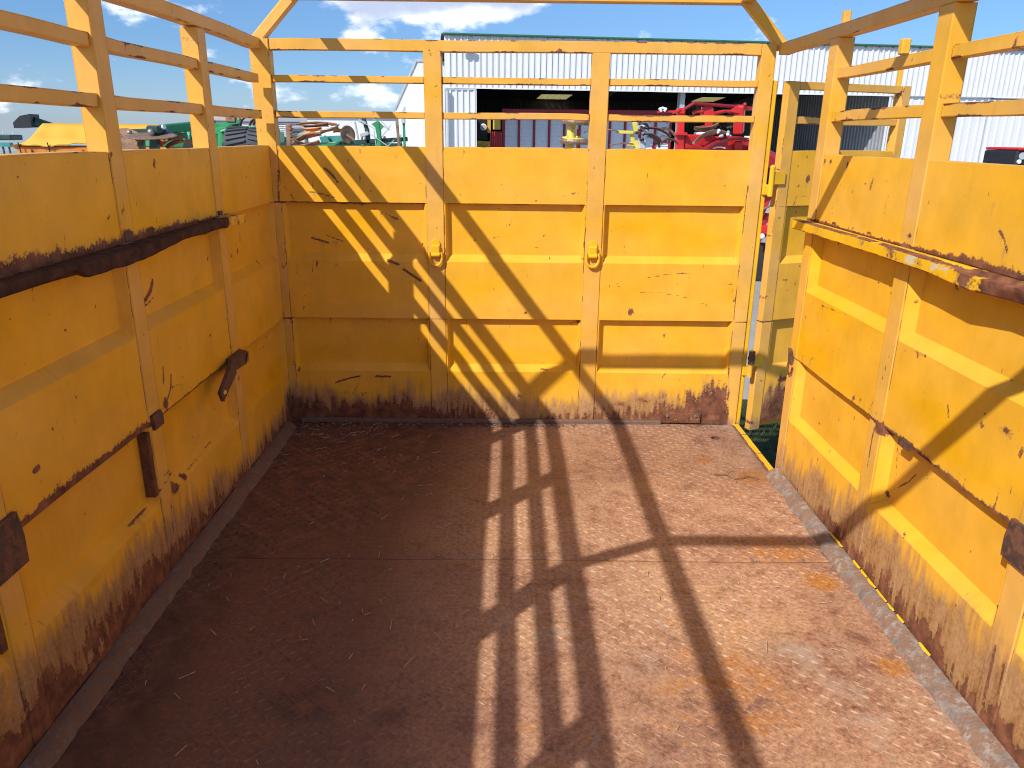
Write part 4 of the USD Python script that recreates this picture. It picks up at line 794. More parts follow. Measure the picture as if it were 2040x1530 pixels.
# tarpaulin covered trailer
tt = thing('covered_trailer', 'orange trailer covered by a yellow tarpaulin with a sloping front', 'trailer')
x0, x1, y0, y1 = (-7.134,1.166)[0], (-4.592,1.192)[0], 9.5, 10.5
zb, zr = (-7.105,1.142)[1], (-6.3,1.528)[1]
obj('body', box(x0 + .05, x1, y0 + .03, y1, -.25, zb + .02, .02), M_orange, tt)
for i in range(4):
    obj('body_rib', box(x0 + .25 + i * .85, x0 + .31 + i * .85, y0 - .01, y0 + .03, -.25, zb - .03, .008), M_orange, tt)
TS = np.linspace(0, 1, 46); vs = []
for a in TS:
    x = x0 + a * (x1 - x0); rise = min(1, a / .10); top = zb + (zr - zb) * rise
    lo = zb + .03 + .17 * a * a + .012 * math.sin(a * 19) + .008 * math.sin(a * 47)
    for q in np.linspace(0, 1, 15):
        yy = y0 + q * (y1 - y0); hgt = top - abs(q - .5) * 2 * (top - zb) * .72 - (.035 + .015 * math.sin(a * 33 + q * 5)) * math.sin(math.pi * abs(q - .5) * 2)
        vs.append((x, yy - .02 * (q == 0), lo if q == 0 else (lo + .10 if q == 1 else hgt)))
i = (np.arange(45)[:, None] * 15 + np.arange(14)[None]).ravel(); f = np.stack([i, i + 15, i + 16, i + 1], 1)
vs = np.array(vs); vs2 = vs - (0, 0, .012); f2 = f[:, ::-1] + len(vs)
obj('tarpaulin', (np.vstack([vs, vs2]), np.vstack([f, f2])), M_tarp, tt, smooth=50)
for px in (.05, .24, .52, .82):
    x = x0 + px * (x1 - x0); obj('tie_strap', bar((x, y0 - .035, zb + .08), (x + .05, y0 - .03, zb - .30), .022, .01), M_blk, tt)
for x in (x0 + .8, x0 + 2.6):
    obj('wheel', trimesh.creation.revolve([(.2, -.12), (.36, -.12), (.40, -.08), (.40, .08), (.36, .12), (.2, .12)], sections=28, transform=frame_from((x, y0 + .15, GROUND + .40), (x, y0 + 1, GROUND + .40))[0]), M_black, tt, smooth=35)
obj('chassis', box(x0 + .2, x1, y0 + .2, y1 - .2, GROUND + .45, -.24, .01), M_darkrust, tt)

# harvester with its unloading auger
hv_ = thing('combine_harvester', 'green harvester with a raised auger tube and black spout behind the tarpaulin', 'harvester')
obj('body', hullpts((-9.5, 17, -.3), (-5.2, 17, -.3), (-9.5, 19.5, -.3), (-5.2, 19.5, -.3), (-9.3, 17.2, 1.45), (-5.4, 17.2, 1.45), (-9.3, 19.3, 1.45), (-5.4, 19.3, 1.45)), M_grn, hv_)
obj('auger_tube', rod((-10.875,16.5,1.634), (-10.538,17,1.437), .11), M_grnd, hv_)
p0, p1 = np.array((-10.873,16.5,1.646)), np.array((-11.267,16.5,1.558))
obj('spout', hullpts(*[tuple(p0 + (0.05, a, b)) for a in (-.2, .2) for b in (-.16, .15)], *[tuple(np.array((-11.067,16.5,1.751)) + (0, a, 0)) for a in (-.2, .2)], *[tuple(p1 + (0, a, b)) for a in (-.2, .2) for b in (-.10, .03)], *[tuple(np.array((-11.173,16.5,1.523)) + (0, a, 0)) for a in (-.2, .2)]), M_blk, hv_)
for x in (-8.8, -6.0):
    obj('wheel', trimesh.creation.revolve([(.25, -.2), (.55, -.2), (.6, -.14), (.6, .14), (.55, .2), (.25, .2)], sections=28, transform=frame_from((x, 16.95, GROUND + .6), (x, 18, GROUND + .6))[0]), M_black, hv_, smooth=35)

# far left seed drill
sd = thing('seed_drill', 'far green seed drill with grey frame at the left edge', 'machine')
q0, q1 = (-17.344,0.854), (-16.296,0.865)
obj('frame_beam', box(q0[0], q1[0], 24, 24.2, q0[1], q0[1] + .14), M_teal, sd)
obj('hopper', box(q0[0], q1[0] - .1, 24.3, 25, q0[1] + .22, q0[1] + .40, .03), M_grnd, sd)
for k in range(5):
    x = q0[0] + .1 + k * (q1[0] - q0[0] - .2) / 4
    obj('tine', bar((x, 24.1, q0[1]), (x + .1, 24, GROUND), .05), M_grnd, sd)
for k in range(2):
    obj('marker_mast', rod((q0[0] + .5 + k * .35, 24.6, q0[1] + .2), (q0[0] + .5 + k * .35, 24.6, (-16.372,1.362)[1]), .012), M_wht, sd)

# disc plough in front of the covered trailer
dp = thing('green_disc_plough', 'green plough with flat rusty discs and a dark green gearbox', 'plough')
Y = 7.6
obj('beam', bar((-3.797,7.6,1.439), (-3.431,8.6,1.53), .13), M_grn, dp)
obj('top_bar', bar((-4.248,7.5,1.4), (-3.91,7.5,1.417), .07), M_grnd, dp)
obj('gearbox', box((-3.887,1.357)[0], (-3.703,1.491)[0], 7.3, 7.55, (-3.885,1.371)[1], (-3.703,1.491)[1], .025), M_grnd, dp)
obj('gearbox_cap', disc((-3.677,7.4,1.472), (1, -.3, .4), .035, .03, 14), M_wht, dp)
for u, w in ((258, .05), (301, .045)):
    pass
obj('bolt_head', ball((-4.112,7.3,1.394), .035, 2), M_steel, dp)
obj('bolt_head', ball((-3.793,7.25,1.404), .045, 2), M_steel, dp)
obj('disc', disc((-4.197,7.3,1.282), (.25, -.75, .8), .24, .02, 30, .03), M_worn, dp)
obj('disc', disc((-3.784,7.2,1.352), (.02, -.12, 1), .34, .02, 32, .02), M_worn, dp)
for (u, v), (u2, v2), w in (((274, 276), (283, 320), .16), ((310, 275), (306, 330), .14)):
    obj('leg', bar(tuple(np.array((-4.055,7.45,1.316))) if u == 274 else tuple(np.array((-3.838,7.45,1.325))), tuple(np.array((-4.121,7.45,0.608))) if u == 274 else tuple(np.array((-3.957,7.45,0.609))), w, .10), M_grn if u == 274 else M_grnd, dp)
obj('side_arm', bar((-3.856,7.7,1.324), (-3.614,8,1.374), .06), M_grn, dp)
obj('share', mould((-3.828,7.6,1.209), (-3.581,7.9,1.312), .20, .05), M_rust, dp)
obj('share', mould((-3.697,7.5,1.178), (-3.456,7.8,1.238), .22, .05), M_rust, dp)
obj('orange_bracket', box((-4.213,1.174)[0], (-4.122,1.175)[0], 7.35, 7.5, (-4.246,0.952)[1], (-4.111,1.249)[1], .01), M_orange, dp)
obj('reflector', disc((-3.777,7.5,1.258), (0, -1, 0), .03, .02, 14), simple('red_reflector', (.7, .08, .02), .3), dp)
obj('blue_hose', pipe([(-3.818,7.6,1.385), (-3.687,7.5,1.413), (-3.664,7.6,1.373)], .03), simple('blue_hose', (.12, .13, .38), .5), dp)

rl = thing('teal_roller', 'turquoise ribbed roller between the green machines', 'roller')
c0, c1 = np.array((-4.229,9.5,1.307)), np.array((-3.828,9.5,1.343))
obj('drum', rod(tuple(c0), tuple(c1), .15, n=24), M_teal, rl)
for k in range(5):
    c = c0 + (c1 - c0) * (k + .5) / 5; obj('rib', disc(tuple(c), tuple(c1 - c0), .18, .03, 24), M_grn, rl)
for c in (c0, c1): obj('leg', bar(tuple(c), (c[0], c[1], GROUND), .06), M_grnd, rl)
obj('tyre', disc((-4.022,9.2,1.147), (.2, 1, 0), .16, .12, 24), M_black, rl)

# green cultivator frame carrying a big ribbed tyre
cu = thing('green_cultivator', 'green cultivator frame with a large lugged grey tyre', 'cultivator')
obj('main_beam', bar((-3.482,8.2,1.411), (-3.07,8.2,1.437), .10), M_grn, cu)
obj('top_beam', bar((-3.512,8.5,1.492), (-2.975,8.5,1.534), .07), M_grn, cu)
obj('side_rail', pipe([(-3.11,8,1.421), (-2.975,8,1.457), (-2.407,8,1.505)], .025), M_grn, cu)
obj('leg', rod((-3.104,8.1,1.408), (-3.164,8.1,0.573), .085, n=18), M_grn, cu)
obj('ram', bar((-3.461,8.6,1.603), (-3.216,8.6,1.598), .045), simple('pinkish_ram', (.55, .42, .36), .4), cu)
obj('bracket', box((-3.15,1.559)[0], (-3.005,1.646)[0], 8.35, 8.45, (-3.15,1.559)[1], (-3.005,1.646)[1], .01), M_worn, cu)
obj('bracket', bar((-3.129,8.4,1.538), (-2.938,8.4,1.568), .06), M_grn, cu)
for a, c in (((478, 252), (490, 236)), ((502, 252), (512, 237))):
    pass
obj('share', mould((-2.898,8.3,1.475), (-2.817,8.3,1.618), .09, .03), M_darkrust, cu)
obj('share', mould((-2.937,8.3,1.538), (-2.95,8.3,1.63), .05, .02), M_blk, cu)
obj('share', mould((-2.763,8.3,1.476), (-2.661,8.3,1.605), .11, .03), M_rust, cu)
obj('share', mould((-2.703,8.3,1.477), (-2.608,8.3,1.613), .10, .03), M_darkrust, cu)
tc, tr = np.array((-2.706,8,1.293)), .24
tyre = obj('tyre', rod(tuple(tc + (-.30, 0, -.06)), tuple(tc + (.36, 0, -.06)), tr, n=36), simple('dark_grey_tyre', (.055, .06, .07), .7, var=.2), cu, smooth=40)
for k in range(22):
    a = k * 2 * math.pi / 22
    for s_ in (-1, 1):
        o = a + (0 if s_ < 0 else math.pi / 22)
        pts = []
        for xx, aa in ((0.02, o), (.30, o + .22)):
            for rr in (tr - .01, tr + .025):
                for da in (-.06, .06): pts.append((tc[0] + .03 + s_ * xx, tc[1] + rr * math.cos(aa + da), tc[2] - .06 + rr * math.sin(aa + da)))
        obj('lug', hullpts(*pts), '/World/Looks/dark_grey_tyre', tyre)
obj('axle', bar(tuple(tc + (-.4, 0, -.06)), tuple(tc + (.45, 0, -.06)), .06), M_grnd, cu)
for xx in (-.38, .43): obj('leg', bar(tuple(tc + (xx, 0, -.06)), (tc[0] + xx, tc[1] + .3, GROUND), .05), M_grnd, cu)

# plough with orange mouldboards
op = thing('orange_mouldboard_plough', 'plough heaped with worn orange mouldboards and a grey coulter disc', 'plough')
obj('post', bar((-1.726,6.6,1.52), (-1.753,6.6,0.624), .075, .06), M_worn, op)
for k in range(9):
    p = np.array((-1.703,6.56,1.502)) + (k * .006, -.015, -k * .042); obj('chain_link', box(p[0] - .02, p[0] + .02, p[1] - .012, p[1], p[2] - .014, p[2] + .014, .004), M_rust, op)
obj('cylinder', rod((-1.699,6.6,1.46), (-1.569,6.7,1.468), .038, n=16), M_grey, op)
obj('cylinder', rod((-1.687,6.6,1.368), (-1.523,6.7,1.394), .036, n=16), simple('pale_green_ram', (.35, .48, .42), .4), op)
obj('hanger', box((-1.774,1.379)[0], (-1.67,1.431)[0], 6.85, 7.0, (-1.775,1.367)[1], (-1.669,1.443)[1], .01), M_grnd, op)
bl_ = [((576,249),(652,246),.05,6.7,M_darkrust), ((590,250),(672,250),.06,6.8,M_rust), ((602,255),(640,254),.10,6.6,M_orange), ((628,253),(674,256),.12,6.75,M_rust), ((636,259),(672,251),.07,6.6,M_worn),
       ((648,262),(690,265),.09,6.9,M_orange), ((606,268),(655,257),.06,6.7,M_worn), ((590,283),(640,270),.14,6.5,M_rust), ((585,292),(636,281),.12,6.4,M_rust), ((600,277),(634,268),.10,6.55,M_orange), ((584,276),(612,287),.12,6.5,M_darkrust), ((664,265),(684,268),.07,7.0,M_rust), ((655,250),(676,247),.02,6.7,M_steel)]
BL = [((-1.748,6.7,1.509),(-1.253,6.7,1.533)), ((-1.684,6.8,1.505),(-1.146,6.8,1.511)), ((-1.556,6.6,1.473),(-1.311,6.6,1.482)), ((-1.424,6.75,1.489),(-1.125,6.75,1.473)), ((-1.339,6.6,1.451),(-1.103,6.6,1.503)), ((-1.332,6.9,1.434),(-1.054,6.9,1.418)), ((-1.562,6.7,1.394),(-1.238,6.7,1.465)),
      ((-1.62,6.5,1.302),(-1.294,6.5,1.384)), ((-1.629,6.4,1.248),(-1.3,6.4,1.318)), ((-1.566,6.55,1.339),(-1.343,6.55,1.396)), ((-1.655,6.5,1.344),(-1.481,6.5,1.279)), ((-1.249,7,1.417),(-1.116,7,1.399)), ((-1.235,6.7,1.508),(-1.097,6.7,1.528))]
for k, ((p, q), (_, _, w, _, m)) in enumerate(zip(BL, bl_)):
    obj('mouldboard', mould(p, q, w, .022 if k % 2 else -.022, .012, upv=(0, .35, 1)), m, op)
obj('coulter_disc', disc((-1.015,6.8,1.4), (.75, -.75, .1), .115, .012, 28, .015), M_worn, op)
obj('coulter_arm', bar((-1.072,6.8,1.437), (-0.933,6.8,1.332), .035), M_worn, op)
obj('teal_beam', hullpts(*[tuple(np.array(p) + (0, dy, 0)) for p in ((-1.488,7.2,1.369), (-1.213,7.2,1.385), (-1.466,7.2,1.291), (-1.053,7.2,1.315)) for dy in (0, .15)]), M_teal, op)
obj('green_beam', hullpts(*[tuple(np.array(p) + (0, dy, 0)) for p in ((-1.59,7,1.24), (-1.012,7,1.336), (-1.565,7,1.124), (-1.008,7,1.162)) for dy in (0, .12)]), M_grn, op)
obj('bolt_head', disc((-1.355,7.18,1.345), (0, -1, 0), .018, .02, 12), M_grnd, op)
obj('clamp', [bar((-1.134,6.9,1.297), (-1.139,6.9,1.214), .02), bar((-1.081,6.9,1.298), (-1.086,6.9,1.215), .02), bar((-1.155,6.9,1.278), (-1.062,6.9,1.285), .02)], M_grnd, op)
obj('support_leg', bar((-1.308,7.1,1.255), (-1.337,7.1,0.592), .08), M_grnd, op)

# tine frame
tf = thing('green_tine_frame', 'dark green tine frame with thin grey rods in front of the white store', 'harrow')
obj('cross_beam', bar((-0.988,6.8,1.299), (-0.233,6.8,1.351), .055), M_grnd, tf)
obj('lower_beam', bar((-0.862,6.9,1.275), (-0.359,6.9,1.331), .03), M_grn, tf)
obj('mast', [bar((-0.8,6.8,1.613), (-0.761,6.8,1.465), .05), bar((-0.761,6.8,1.477), (-0.741,6.8,1.201), .055)], M_grnd, tf)
obj('mast', [bar((-0.609,6.7,1.564), (-0.59,6.7,1.404), .06), bar((-0.589,6.7,1.416), (-0.611,6.7,0.629), .055)], M_grn, tf)
obj('mast_head', hullpts(*[tuple(np.array(p) + (0, dy, 0)) for p in ((-0.678,6.68,1.532), (-0.598,6.68,1.576), (-0.524,6.68,1.503), (-0.585,6.68,1.441)) for dy in (0, .05)]), M_grn, tf)
obj('clamp', bar((-0.858,6.75,1.575), (-0.762,6.75,1.539), .035), M_grey, tf)
obj('clamp', bar((-0.841,6.75,1.389), (-0.735,6.75,1.421), .05), M_grey, tf)
obj('grey_arm', bar((-0.914,6.8,1.563), (-0.88,6.8,1.338), .022), M_grey, tf)
for p, q in (((-0.848,6.7,1.586),(-0.569,6.7,1.429)), ((-0.566,6.72,1.577),(-0.453,6.72,1.467)), ((-0.429,6.7,1.523),(-0.573,6.7,1.354)), ((-0.742,6.65,1.439),(-0.471,6.65,1.263)), ((-0.471,6.65,1.263),(-0.391,6.66,1.338)), ((-0.653,6.7,1.453),(-0.63,6.7,1.235)), ((-0.697,6.7,1.624),(-0.46,6.72,1.461))):
    obj('rod', bar(p, q, .010), M_grey, tf)
obj('brown_post', bar((-0.353,6.7,1.628), (-0.323,6.7,1.018), .034), M_worn, tf)
obj('pale_post', bar((-0.27,6.75,1.605), (-0.263,6.75,0.628), .030), M_grn, tf)
obj('post_sleeve', bar((-0.274,6.73,1.605), (-0.269,6.73,1.544), .05), simple('pale_green_sleeve', (.45, .55, .50), .5), tf)
obj('marker_flag', hullpts(*[tuple(np.array(p) + (0, dy, 0)) for p in ((-0.287,6.75,1.691), (-0.245,6.75,1.765), (-0.241,6.75,1.692)) for dy in (0, .01)]), M_grey, tf)

# forage wagon with grey slatted sides in the doorway
fw = thing('forage_wagon', 'red framed forage wagon with grey slatted side standing in the doorway', 'wagon')
a0, a1 = np.array((0.804,30.6,2.506)), np.array((8.106,30.6,2.582)); zt, dxy = a0[2], 0
obj('top_rail', box(a0[0], a1[0], 30.6, 30.740, zt - .20, zt, .02), M_redd, fw)
obj('body', box(a0[0] + .05, a1[0] - .05, 30.730, 32.9, -.1, zt - .05), M_slat, fw)
n_st = 11
for k in range(n_st + 1):
    x = a0[0] + .06 + k * (a1[0] - a0[0] - .12) / n_st
    obj('stile', box(x - .045, x + .045, 30.600, 30.720, -.1, zt - .201, .01), M_redd, fw)
    if k < n_st:
        w_ = (a1[0] - a0[0] - .12) / n_st
        pn = obj('slat_panel', box(x + .05, x + w_ - .05, 30.690, 30.725, -.08, zt - .21), M_slat, fw)
        for j in range(12):
            z = zt - .24 - j * .155; obj('slat', hullpts(*[(xx, yy, zz) for xx in (x + .055, x + w_ - .055) for yy, zz in ((30.650, z - .13), (30.685, z), (30.689, z - .145))]), M_slat, pn)
obj('end_post', box(a0[0] - .02, a0[0] + .10, 30.55, 30.800, -.1, zt, .02), M_redd, fw)
fr = obj('front_grille', box((0.277,1.808)[0], (0.789,1.814)[0], 30.350, 30.450, -.2, (0.791,1.571)[1], .01), M_redd, fw)
for k in range(6):
    x = (0.298,1.809)[0] + k * .092; obj('bar', bar((x, 30.300, -.2), (x, 30.300, (0.791,1.571)[1]), .04), M_red, fr)
obj('warning_panel', box((0.407,1.808)[0], (0.726,1.812)[0], 30.200, 30.260, (0.407,1.647)[1], (0.406,2.05)[1], .01), simple('yellow_sign', (.62, .48, .06), .5, var=.1), fw)
obj('yellow_post', box((0.173,1.806)[0], (0.322,1.808)[0], 30.200, 30.300, (0.173,1.503)[1], (0.173,2.087)[1], .01), simple('amber_yellow', (.60, .34, .03), .5, var=.1), fw)
for x in (a0[0] + 1.6, a0[0] + 4.2):
    obj('wheel', disc((x, 30.900, GROUND + .55), (0, 1, 0), .55, .4, 30), M_black, fw)
obj('axle_frame', box(a0[0] + .3, a1[0] - .3, 31.000, 32.300, GROUND + .5, -.1, .02), M_redd, fw)

yb = thing('yellow_black_loader', 'yellow and black machine with a round white badge inside the shed', 'loader')
yl = (-0.38,1.396)[0]; yr = (0.095,1.401)[0]
obj('bonnet', hullpts(*[(x, y, z) for x, z in ((yl - .2, 1.19), (yr + .1, 1.15), (yl - .2, .1), (yr + .2, .1)) for y in (32.2, 33.4)]), M_yel, yb)
obj('cab', hullpts(*[(x, y, z) for x, z in ((yl - .3, 1.22), (yr, 1.22), (yl - .3, 2.15), (yr, 2.15)) for y in (32.3, 33.4)]), M_blk, yb)
obj('badge', disc((-0.065,32.28,1.764), (0, -1, 0), .15, .02, 28), M_wht, yb)
obj('badge_ring', disc((-0.065,32.265,1.764), (0, -1, 0), .10, .02, 24), M_grey, yb)
obj('red_bumper', bar((-0.378,32.1,0.879), (0.143,32.1,0.841), .12), M_redd, yb)
for x in (yl, yr): obj('wheel', disc((x, 32.5, GROUND + .5), (0, 1, 0), .5, .3, 28), M_black, yb)

# yellow rotary hub
rh = thing('yellow_rotary_hub', 'upright yellow hub with two brown disc plates before the slatted wagon', 'machine')
hx, hy = (2.043,1.455)[0], 8.4
obj('hub', [rod((hx, hy, (2.046,1.383)[1]), (hx, hy, (2.037,1.635)[1]), .065, n=20), rod((hx - .01, hy, (2.06,0.98)[1]), (hx - .01, hy, (2.048,1.318)[1]), .07, .06, n=20)], M_yel, rh, smooth=40)
obj('upper_plate', disc((hx + .07, hy, (2.037,1.617)[1]), (.06, -.05, 1), .23, .075, 30), M_worn, rh)
obj('lower_plate', disc((hx + .06, hy, (2.047,1.339)[1]), (.04, -.05, 1), .245, .075, 30), M_worn, rh)
obj('plate_rim', disc((hx + .03, hy - .02, (2.046,1.383)[1]), (.04, -.10, 1), .17, .022, 28), M_yel, rh)
for a in (.4, 2.2, 3.6, 5.2): obj('bolt_head', ball((hx + .03 + .11 * math.cos(a), hy + .11 * math.sin(a), (2.045,1.397)[1]), .02, 1), M_yel, rh)
obj('cap', ball((hx, hy - .03, (2.037,1.635)[1]), .035, 2), M_yel, rh)
obj('orange_marker', box((2.145,1.42)[0], (2.184,1.42)[0], 8.6, 8.63, (2.162,0.974)[1], (2.141,1.515)[1]), simple('signal_orange', (.75, .13, .01), .5), rh)
obj('tine_arm', mould((2.231,8.3,1.457), (2.502,8.3,1.481), .08, .02), M_worn, rh)
obj('stand', bar((hx, hy, (2.06,0.98)[1]), (hx, hy, GROUND), .12), M_yel, rh)

# yellow plough leg with a tangle of shares
yp = thing('yellow_plough', 'pale yellow plough leg with dark shares and bolted clamps', 'plough')
obj('leg', bar((2.929,8,1.616), (2.967,8,1.484), .085, .07), M_yel, yp)
obj('leg', bar((2.893,8,1.484), (2.935,8,1.274), .06, .06), M_yel, yp)
obj('leg', bar((2.967,7.95,1.359), (3.023,7.95,0.573), .045, .06), M_yel, yp)
obj('foot', bar((2.846,8,1.287), (2.932,8,1.33), .05), M_yel, yp)
obj('arm', bar((2.666,7.95,1.474), (2.916,7.95,1.47), .045), M_yel, yp)
obj('share', mould((2.455,7.9,1.479), (2.689,7.9,1.467), .09, .02), M_worn, yp)
obj('share', mould((2.575,7.9,1.278), (2.918,7.9,1.296), .07, .02), M_worn, yp)
for p, q, w, m in (((2.991,8,1.568),(3.129,8,1.486),.14,M_blk), ((3.083,8,1.513),(3.467,8,1.392),.13,M_darkrust), ((3.154,8.1,1.592),(3.435,8.1,1.595),.09,M_worn), ((3.042,7.9,1.429),(3.328,7.9,1.307),.16,M_darkrust), ((3.313,8.2,1.489),(3.557,8.2,1.435),.08,M_worn),
                   ((3.36,8,1.334),(3.585,8,1.294),.10,M_darkrust), ((3.119,8,1.402),(3.307,8,1.249),.20,M_darkrust), ((3.317,8.1,1.376),(3.499,8.1,1.335),.06,M_wht)):
    obj('mouldboard', mould(p, q, w, .05), m, yp)
for k in range(16):
    c = np.array((3.02,7.95,1.443)) + (R_.uniform(-.09, .12), R_.uniform(-.08, .05), R_.uniform(-.14, .16)); obj('clamp_bolt', rod(tuple(c), tuple(c + (R_.uniform(-.05, .05), -.06, R_.uniform(-.03, .03))), .018, n=8), R_.choice((M_blk, M_steel, M_grey, M_darkrust)), yp)
obj('hub', box((3,1.289)[0], (3.103,1.29)[0], 7.9, 8.1, (3.003,1.24)[1], (2.994,1.387)[1], .01), M_grey, yp)
obj('share', mould((3.237,8.1,1.24), (3.455,8.1,1.32), .12, .04), M_red, yp)

# red reversible plough
rp = thing('red_reversible_plough', 'bright red reversible plough with curved grey mouldboards', 'plough')
obj('headstock', [bar((4.023,10,1.877), (4.04,10,1.456), .14, .12), bar((4.029,10,1.489), (4.064,10,0.942), .16, .14)], M_red, rp)
obj('headstock_cap', box((3.95,1.803)[0], (4.081,1.876)[0], 9.9, 10.1, (3.952,1.779)[1], (3.944,1.883)[1], .02), M_red, rp)
obj('flange', box((3.934,1.439)[0], (4.136,1.481)[0], 9.85, 10.1, (3.934,1.439)[1], (4.136,1.49)[1], .01), M_red, rp)
obj('main_beam', bar((4.079,10.1,1.341), (5.607,10.6,1.267), .30, .25), M_red, rp)
obj('upper_rod', pipe([(4.067,10,1.862), (4.23,10,1.96), (4.981,10.2,1.926), (5.474,10.4,1.889)], .028), M_redd, rp)
obj('turnover_link', [bar((3.607,9.9,1.814), (3.963,9.9,1.826), .035), bar((3.864,9.9,1.793), (3.994,9.9,1.866), .04)], M_red, rp)
obj('spring', pipe([(3.665,9.85,1.821), (3.629,9.85,1.861), (3.678,9.85,1.877), (3.738,9.85,1.862), (3.708,9.85,1.822)], .02), M_wht, rp)
lg = []
for q_ in (0, 1):
    pass
obj('leg', hullpts(*[tuple(np.array(p) + (0, dy, 0)) for p in ((4.412,10.1,1.909), (4.584,10.1,1.919), (4.633,10.1,1.757), (4.412,10.1,1.722)) for dy in (0, .12)]), M_red, rp)
obj('leg', bar((4.541,10.15,1.774), (4.609,10.2,1.262), .13, .12), M_red, rp)
obj('spring_arm', pipe([(4.249,10.1,1.802), (4.316,10.1,1.835), (4.419,10.1,1.836)], .03), M_red, rp)
obj('spring_arm', pipe([(4.629,10.1,1.806), (4.833,10.2,1.852), (4.999,10.2,1.837)], .03), M_red, rp)
obj('leg', bar((5.075,10.2,1.944), (5.126,10.3,1.485), .17, .14), M_red, rp)
obj('leg', bar((5.115,10.25,1.367), (5.155,10.3,0.943), .12, .14), M_red, rp)
obj('leg_plate', hullpts(*[tuple(np.array(p) + (0, dy, 0)) for p in ((4.907,10.15,1.843), (4.993,10.15,1.933), (5.146,10.15,1.951), (5.145,10.15,1.796)) for dy in (0, .1)]), M_red, rp)
obj('bolt_head', ball((5.145,10.15,1.959), .03, 1), M_red, rp)
obj('arm', bar((5.149,10.2,1.904), (5.474,10.4,1.889), .06), M_red, rp)
obj('mouldboard', mould((4.234,9.7,1.297), (4.861,10,1.448), .17, .09, upv=(0, .6, 1)), M_worn, rp)
obj('mouldboard', mould((4.233,9.8,1.579), (4.685,10,1.667), .15, -.06, upv=(0, .6, 1)), M_worn, rp)
obj('mouldboard', mould((4.446,9.8,1.2), (5.368,10.2,1.328), .24, .10), M_redd, rp)
obj('frog', hullpts(*[tuple(np.array(p) + (0, dy, 0)) for p in ((4.319,9.95,1.589), (4.539,9.95,1.624), (4.53,9.95,1.526), (4.394,9.95,1.509)) for dy in (0, .1)]), M_red, rp)
obj('pipe_end', box((4.362,1.443)[0], (4.603,1.504)[0], 10.3, 10.4, (4.362,1.443)[1], (4.603,1.504)[1], .02), M_wht, rp)
for k in range(9):
    c = np.array((4.762,9.9,1.48)) + (R_.uniform(-.14, .14), 0, R_.uniform(-.05, .05)); obj('coil', ball(tuple(c), R_.uniform(.015, .032), 1), M_grey if k % 2 else M_wht, rp)
obj('lamp_board', box((5.174,1.385)[0], (5.324,1.453)[0], 10.05, 10.12, (5.174,1.385)[1], (5.325,1.445)[1], .01), M_wht, rp)
obj('share', mould((4.597,9.9,1.225), (4.813,9.9,1.227), .06, .02), M_wht, rp)
# the part of the plough seen through the gap beside the gate
obj('rear_leg', bar((5.368,9,0.663), (5.224,9,0.197), .13, .12), M_red, rp)
obj('rear_leg', bar((5.388,9.1,0.205), (5.197,9,-0.007), .16, .12), M_red, rp)
obj('rear_leg', box((5.178,-0.118)[0], (5.373,0.055)[0], 8.85, 9.0, (5.175,-0.093)[1], (5.373,0.055)[1], .02), M_red, rp)
obj('mouldboard', mould((5.381,8.9,0.543), (5.168,8.9,0.414), .12, .05), M_steel, rp)
obj('mouldboard', mould((5.404,8.9,0.353), (5.164,8.9,0.158), .13, .05), M_steel, rp)
obj('skid', mould((5.377,8.9,-0.116), (5.222,8.9,-0.364), .16, .05), M_redd, rp)
obj('bolt_head', ball((5.245,8.8,-0.113), .05, 1), M_wht, rp)
obj('land_wheel', disc((5.44,9.4,-0.607), (.3, 1, 0), .32, .2, 30), M_black, rp)
obj('rear_beam', bar((5.444,10.4,1.2), (5.733,9.6,0.974), .22), M_redd, rp)

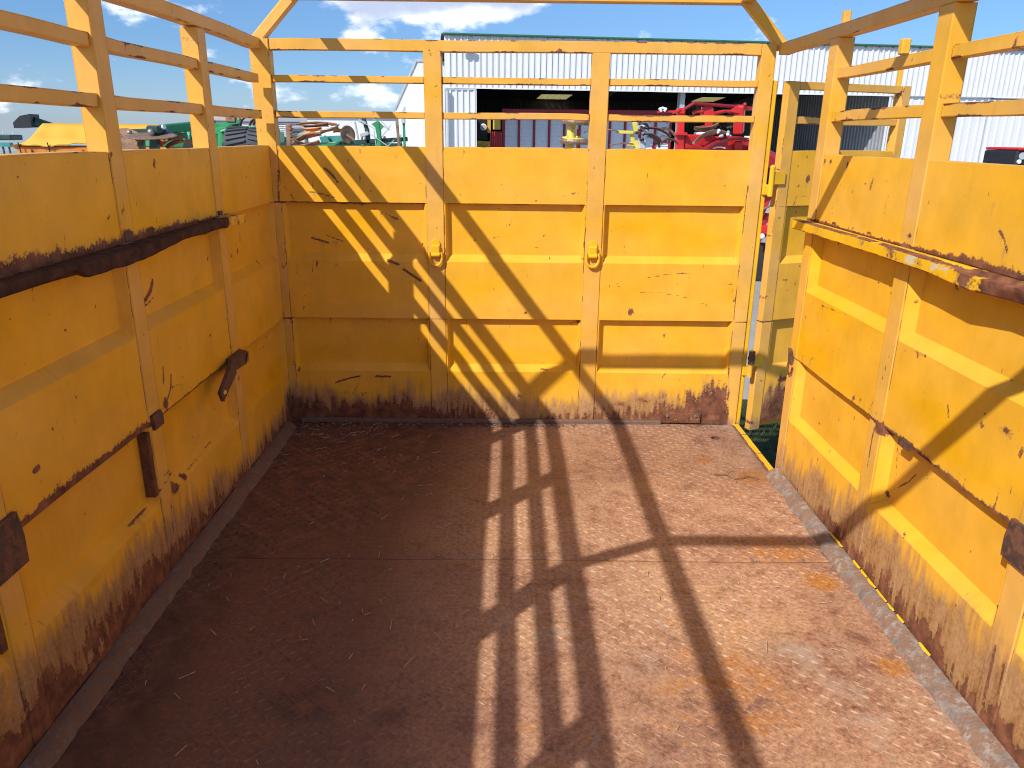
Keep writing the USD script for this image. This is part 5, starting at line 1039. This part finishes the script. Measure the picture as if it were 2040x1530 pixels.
# a second row of machines behind the first
hd = thing('green_hopper_drill', 'long green hopper drill in the second row of machines on the left', 'machine')
h0, h1 = np.array((-5.978,12.5,1.414)), np.array((-3.797,12.5,1.513))
obj('hopper', hullpts(*[(x, y, z) for x in (h0[0], h1[0]) for y, z in ((12.5, h0[2] - .05), (13.3, h0[2] - .05), (12.4, h0[2] + .07), (13.4, h0[2] + .07), (12.7, -.1), (13.1, -.1))]), M_grn, hd)
for k in range(6):
    x = h0[0] + (k + .5) * (h1[0] - h0[0]) / 6; obj('lid', box(x - .14, x + .14, 12.38, 13.3, h0[2] + .072, h0[2] + .10, .01), M_teal if k % 2 else M_grnd, hd)
    obj('feed_tube', pipe([(x, 12.6, -.1), (x + .1, 12.3, -.4), (x + .05, 12.2, GROUND)], .03, 8), M_blk, hd)
obj('frame', bar((h0[0], 12.3, .35), (h1[0], 12.3, .35), .09), M_grnd, hd)
for x in (h0[0] + .2, h1[0] - .2): obj('wheel', disc((x, 12.9, GROUND + .4), (1, 0, 0), .4, .2, 26), M_black, hd)
sp = thing('dark_spring_harrow', 'dark spring tine harrow low behind the orange mouldboards', 'harrow')
s0, s1 = np.array((-2.649,9.4,1.229)), np.array((-0.75,9.4,1.257))
for yy in (9.4, 10.1): obj('frame_bar', bar((s0[0], yy, s0[2]), (s1[0], yy, s0[2]), .07), M_grnd, sp)
for k in range(12):
    x = s0[0] + .05 + k * (s1[0] - s0[0] - .1) / 11; yy = (9.4, 10.1)[k % 2]
    obj('tine', pipe([(x, yy, s0[2]), (x, yy + .12, s0[2] + .10 + .03 * (k % 3)), (x, yy + .25, s0[2] - .1), (x, yy + .1, GROUND)], .022, 8), (M_grnd, M_darkrust, M_grey)[k % 3], sp)

# small red and black machine at the right edge
rt = thing('red_black_tractor', 'red topped black tractor nose at the far right edge before the white doors', 'tractor')
rx = (15.708,1.081)
obj('bonnet', box(rx[0], rx[0] + 1.0, 19, 20.6, GROUND + .75, (15.692,1.15)[1], .05), M_blk, rt)
obj('red_top', box(rx[0] + .02, rx[0] + 1.0, 18.97, 20.6, (15.691,1.156)[1], (15.674,1.233)[1], .03), M_red, rt)
obj('headlamp', disc((15.872,18.98,1.001), (0, -1, 0), .10, .05, 24), M_grey, rt)
obj('headlamp', disc((15.804,18.98,0.848), (0, -1, 0), .06, .05, 20), M_wht, rt)
for x in (rx[0] - .1, rx[0] + 1.1): obj('wheel', disc((x, 19.6, GROUND + .5), (1, 0, 0), .5, .28, 30), M_black, rt)
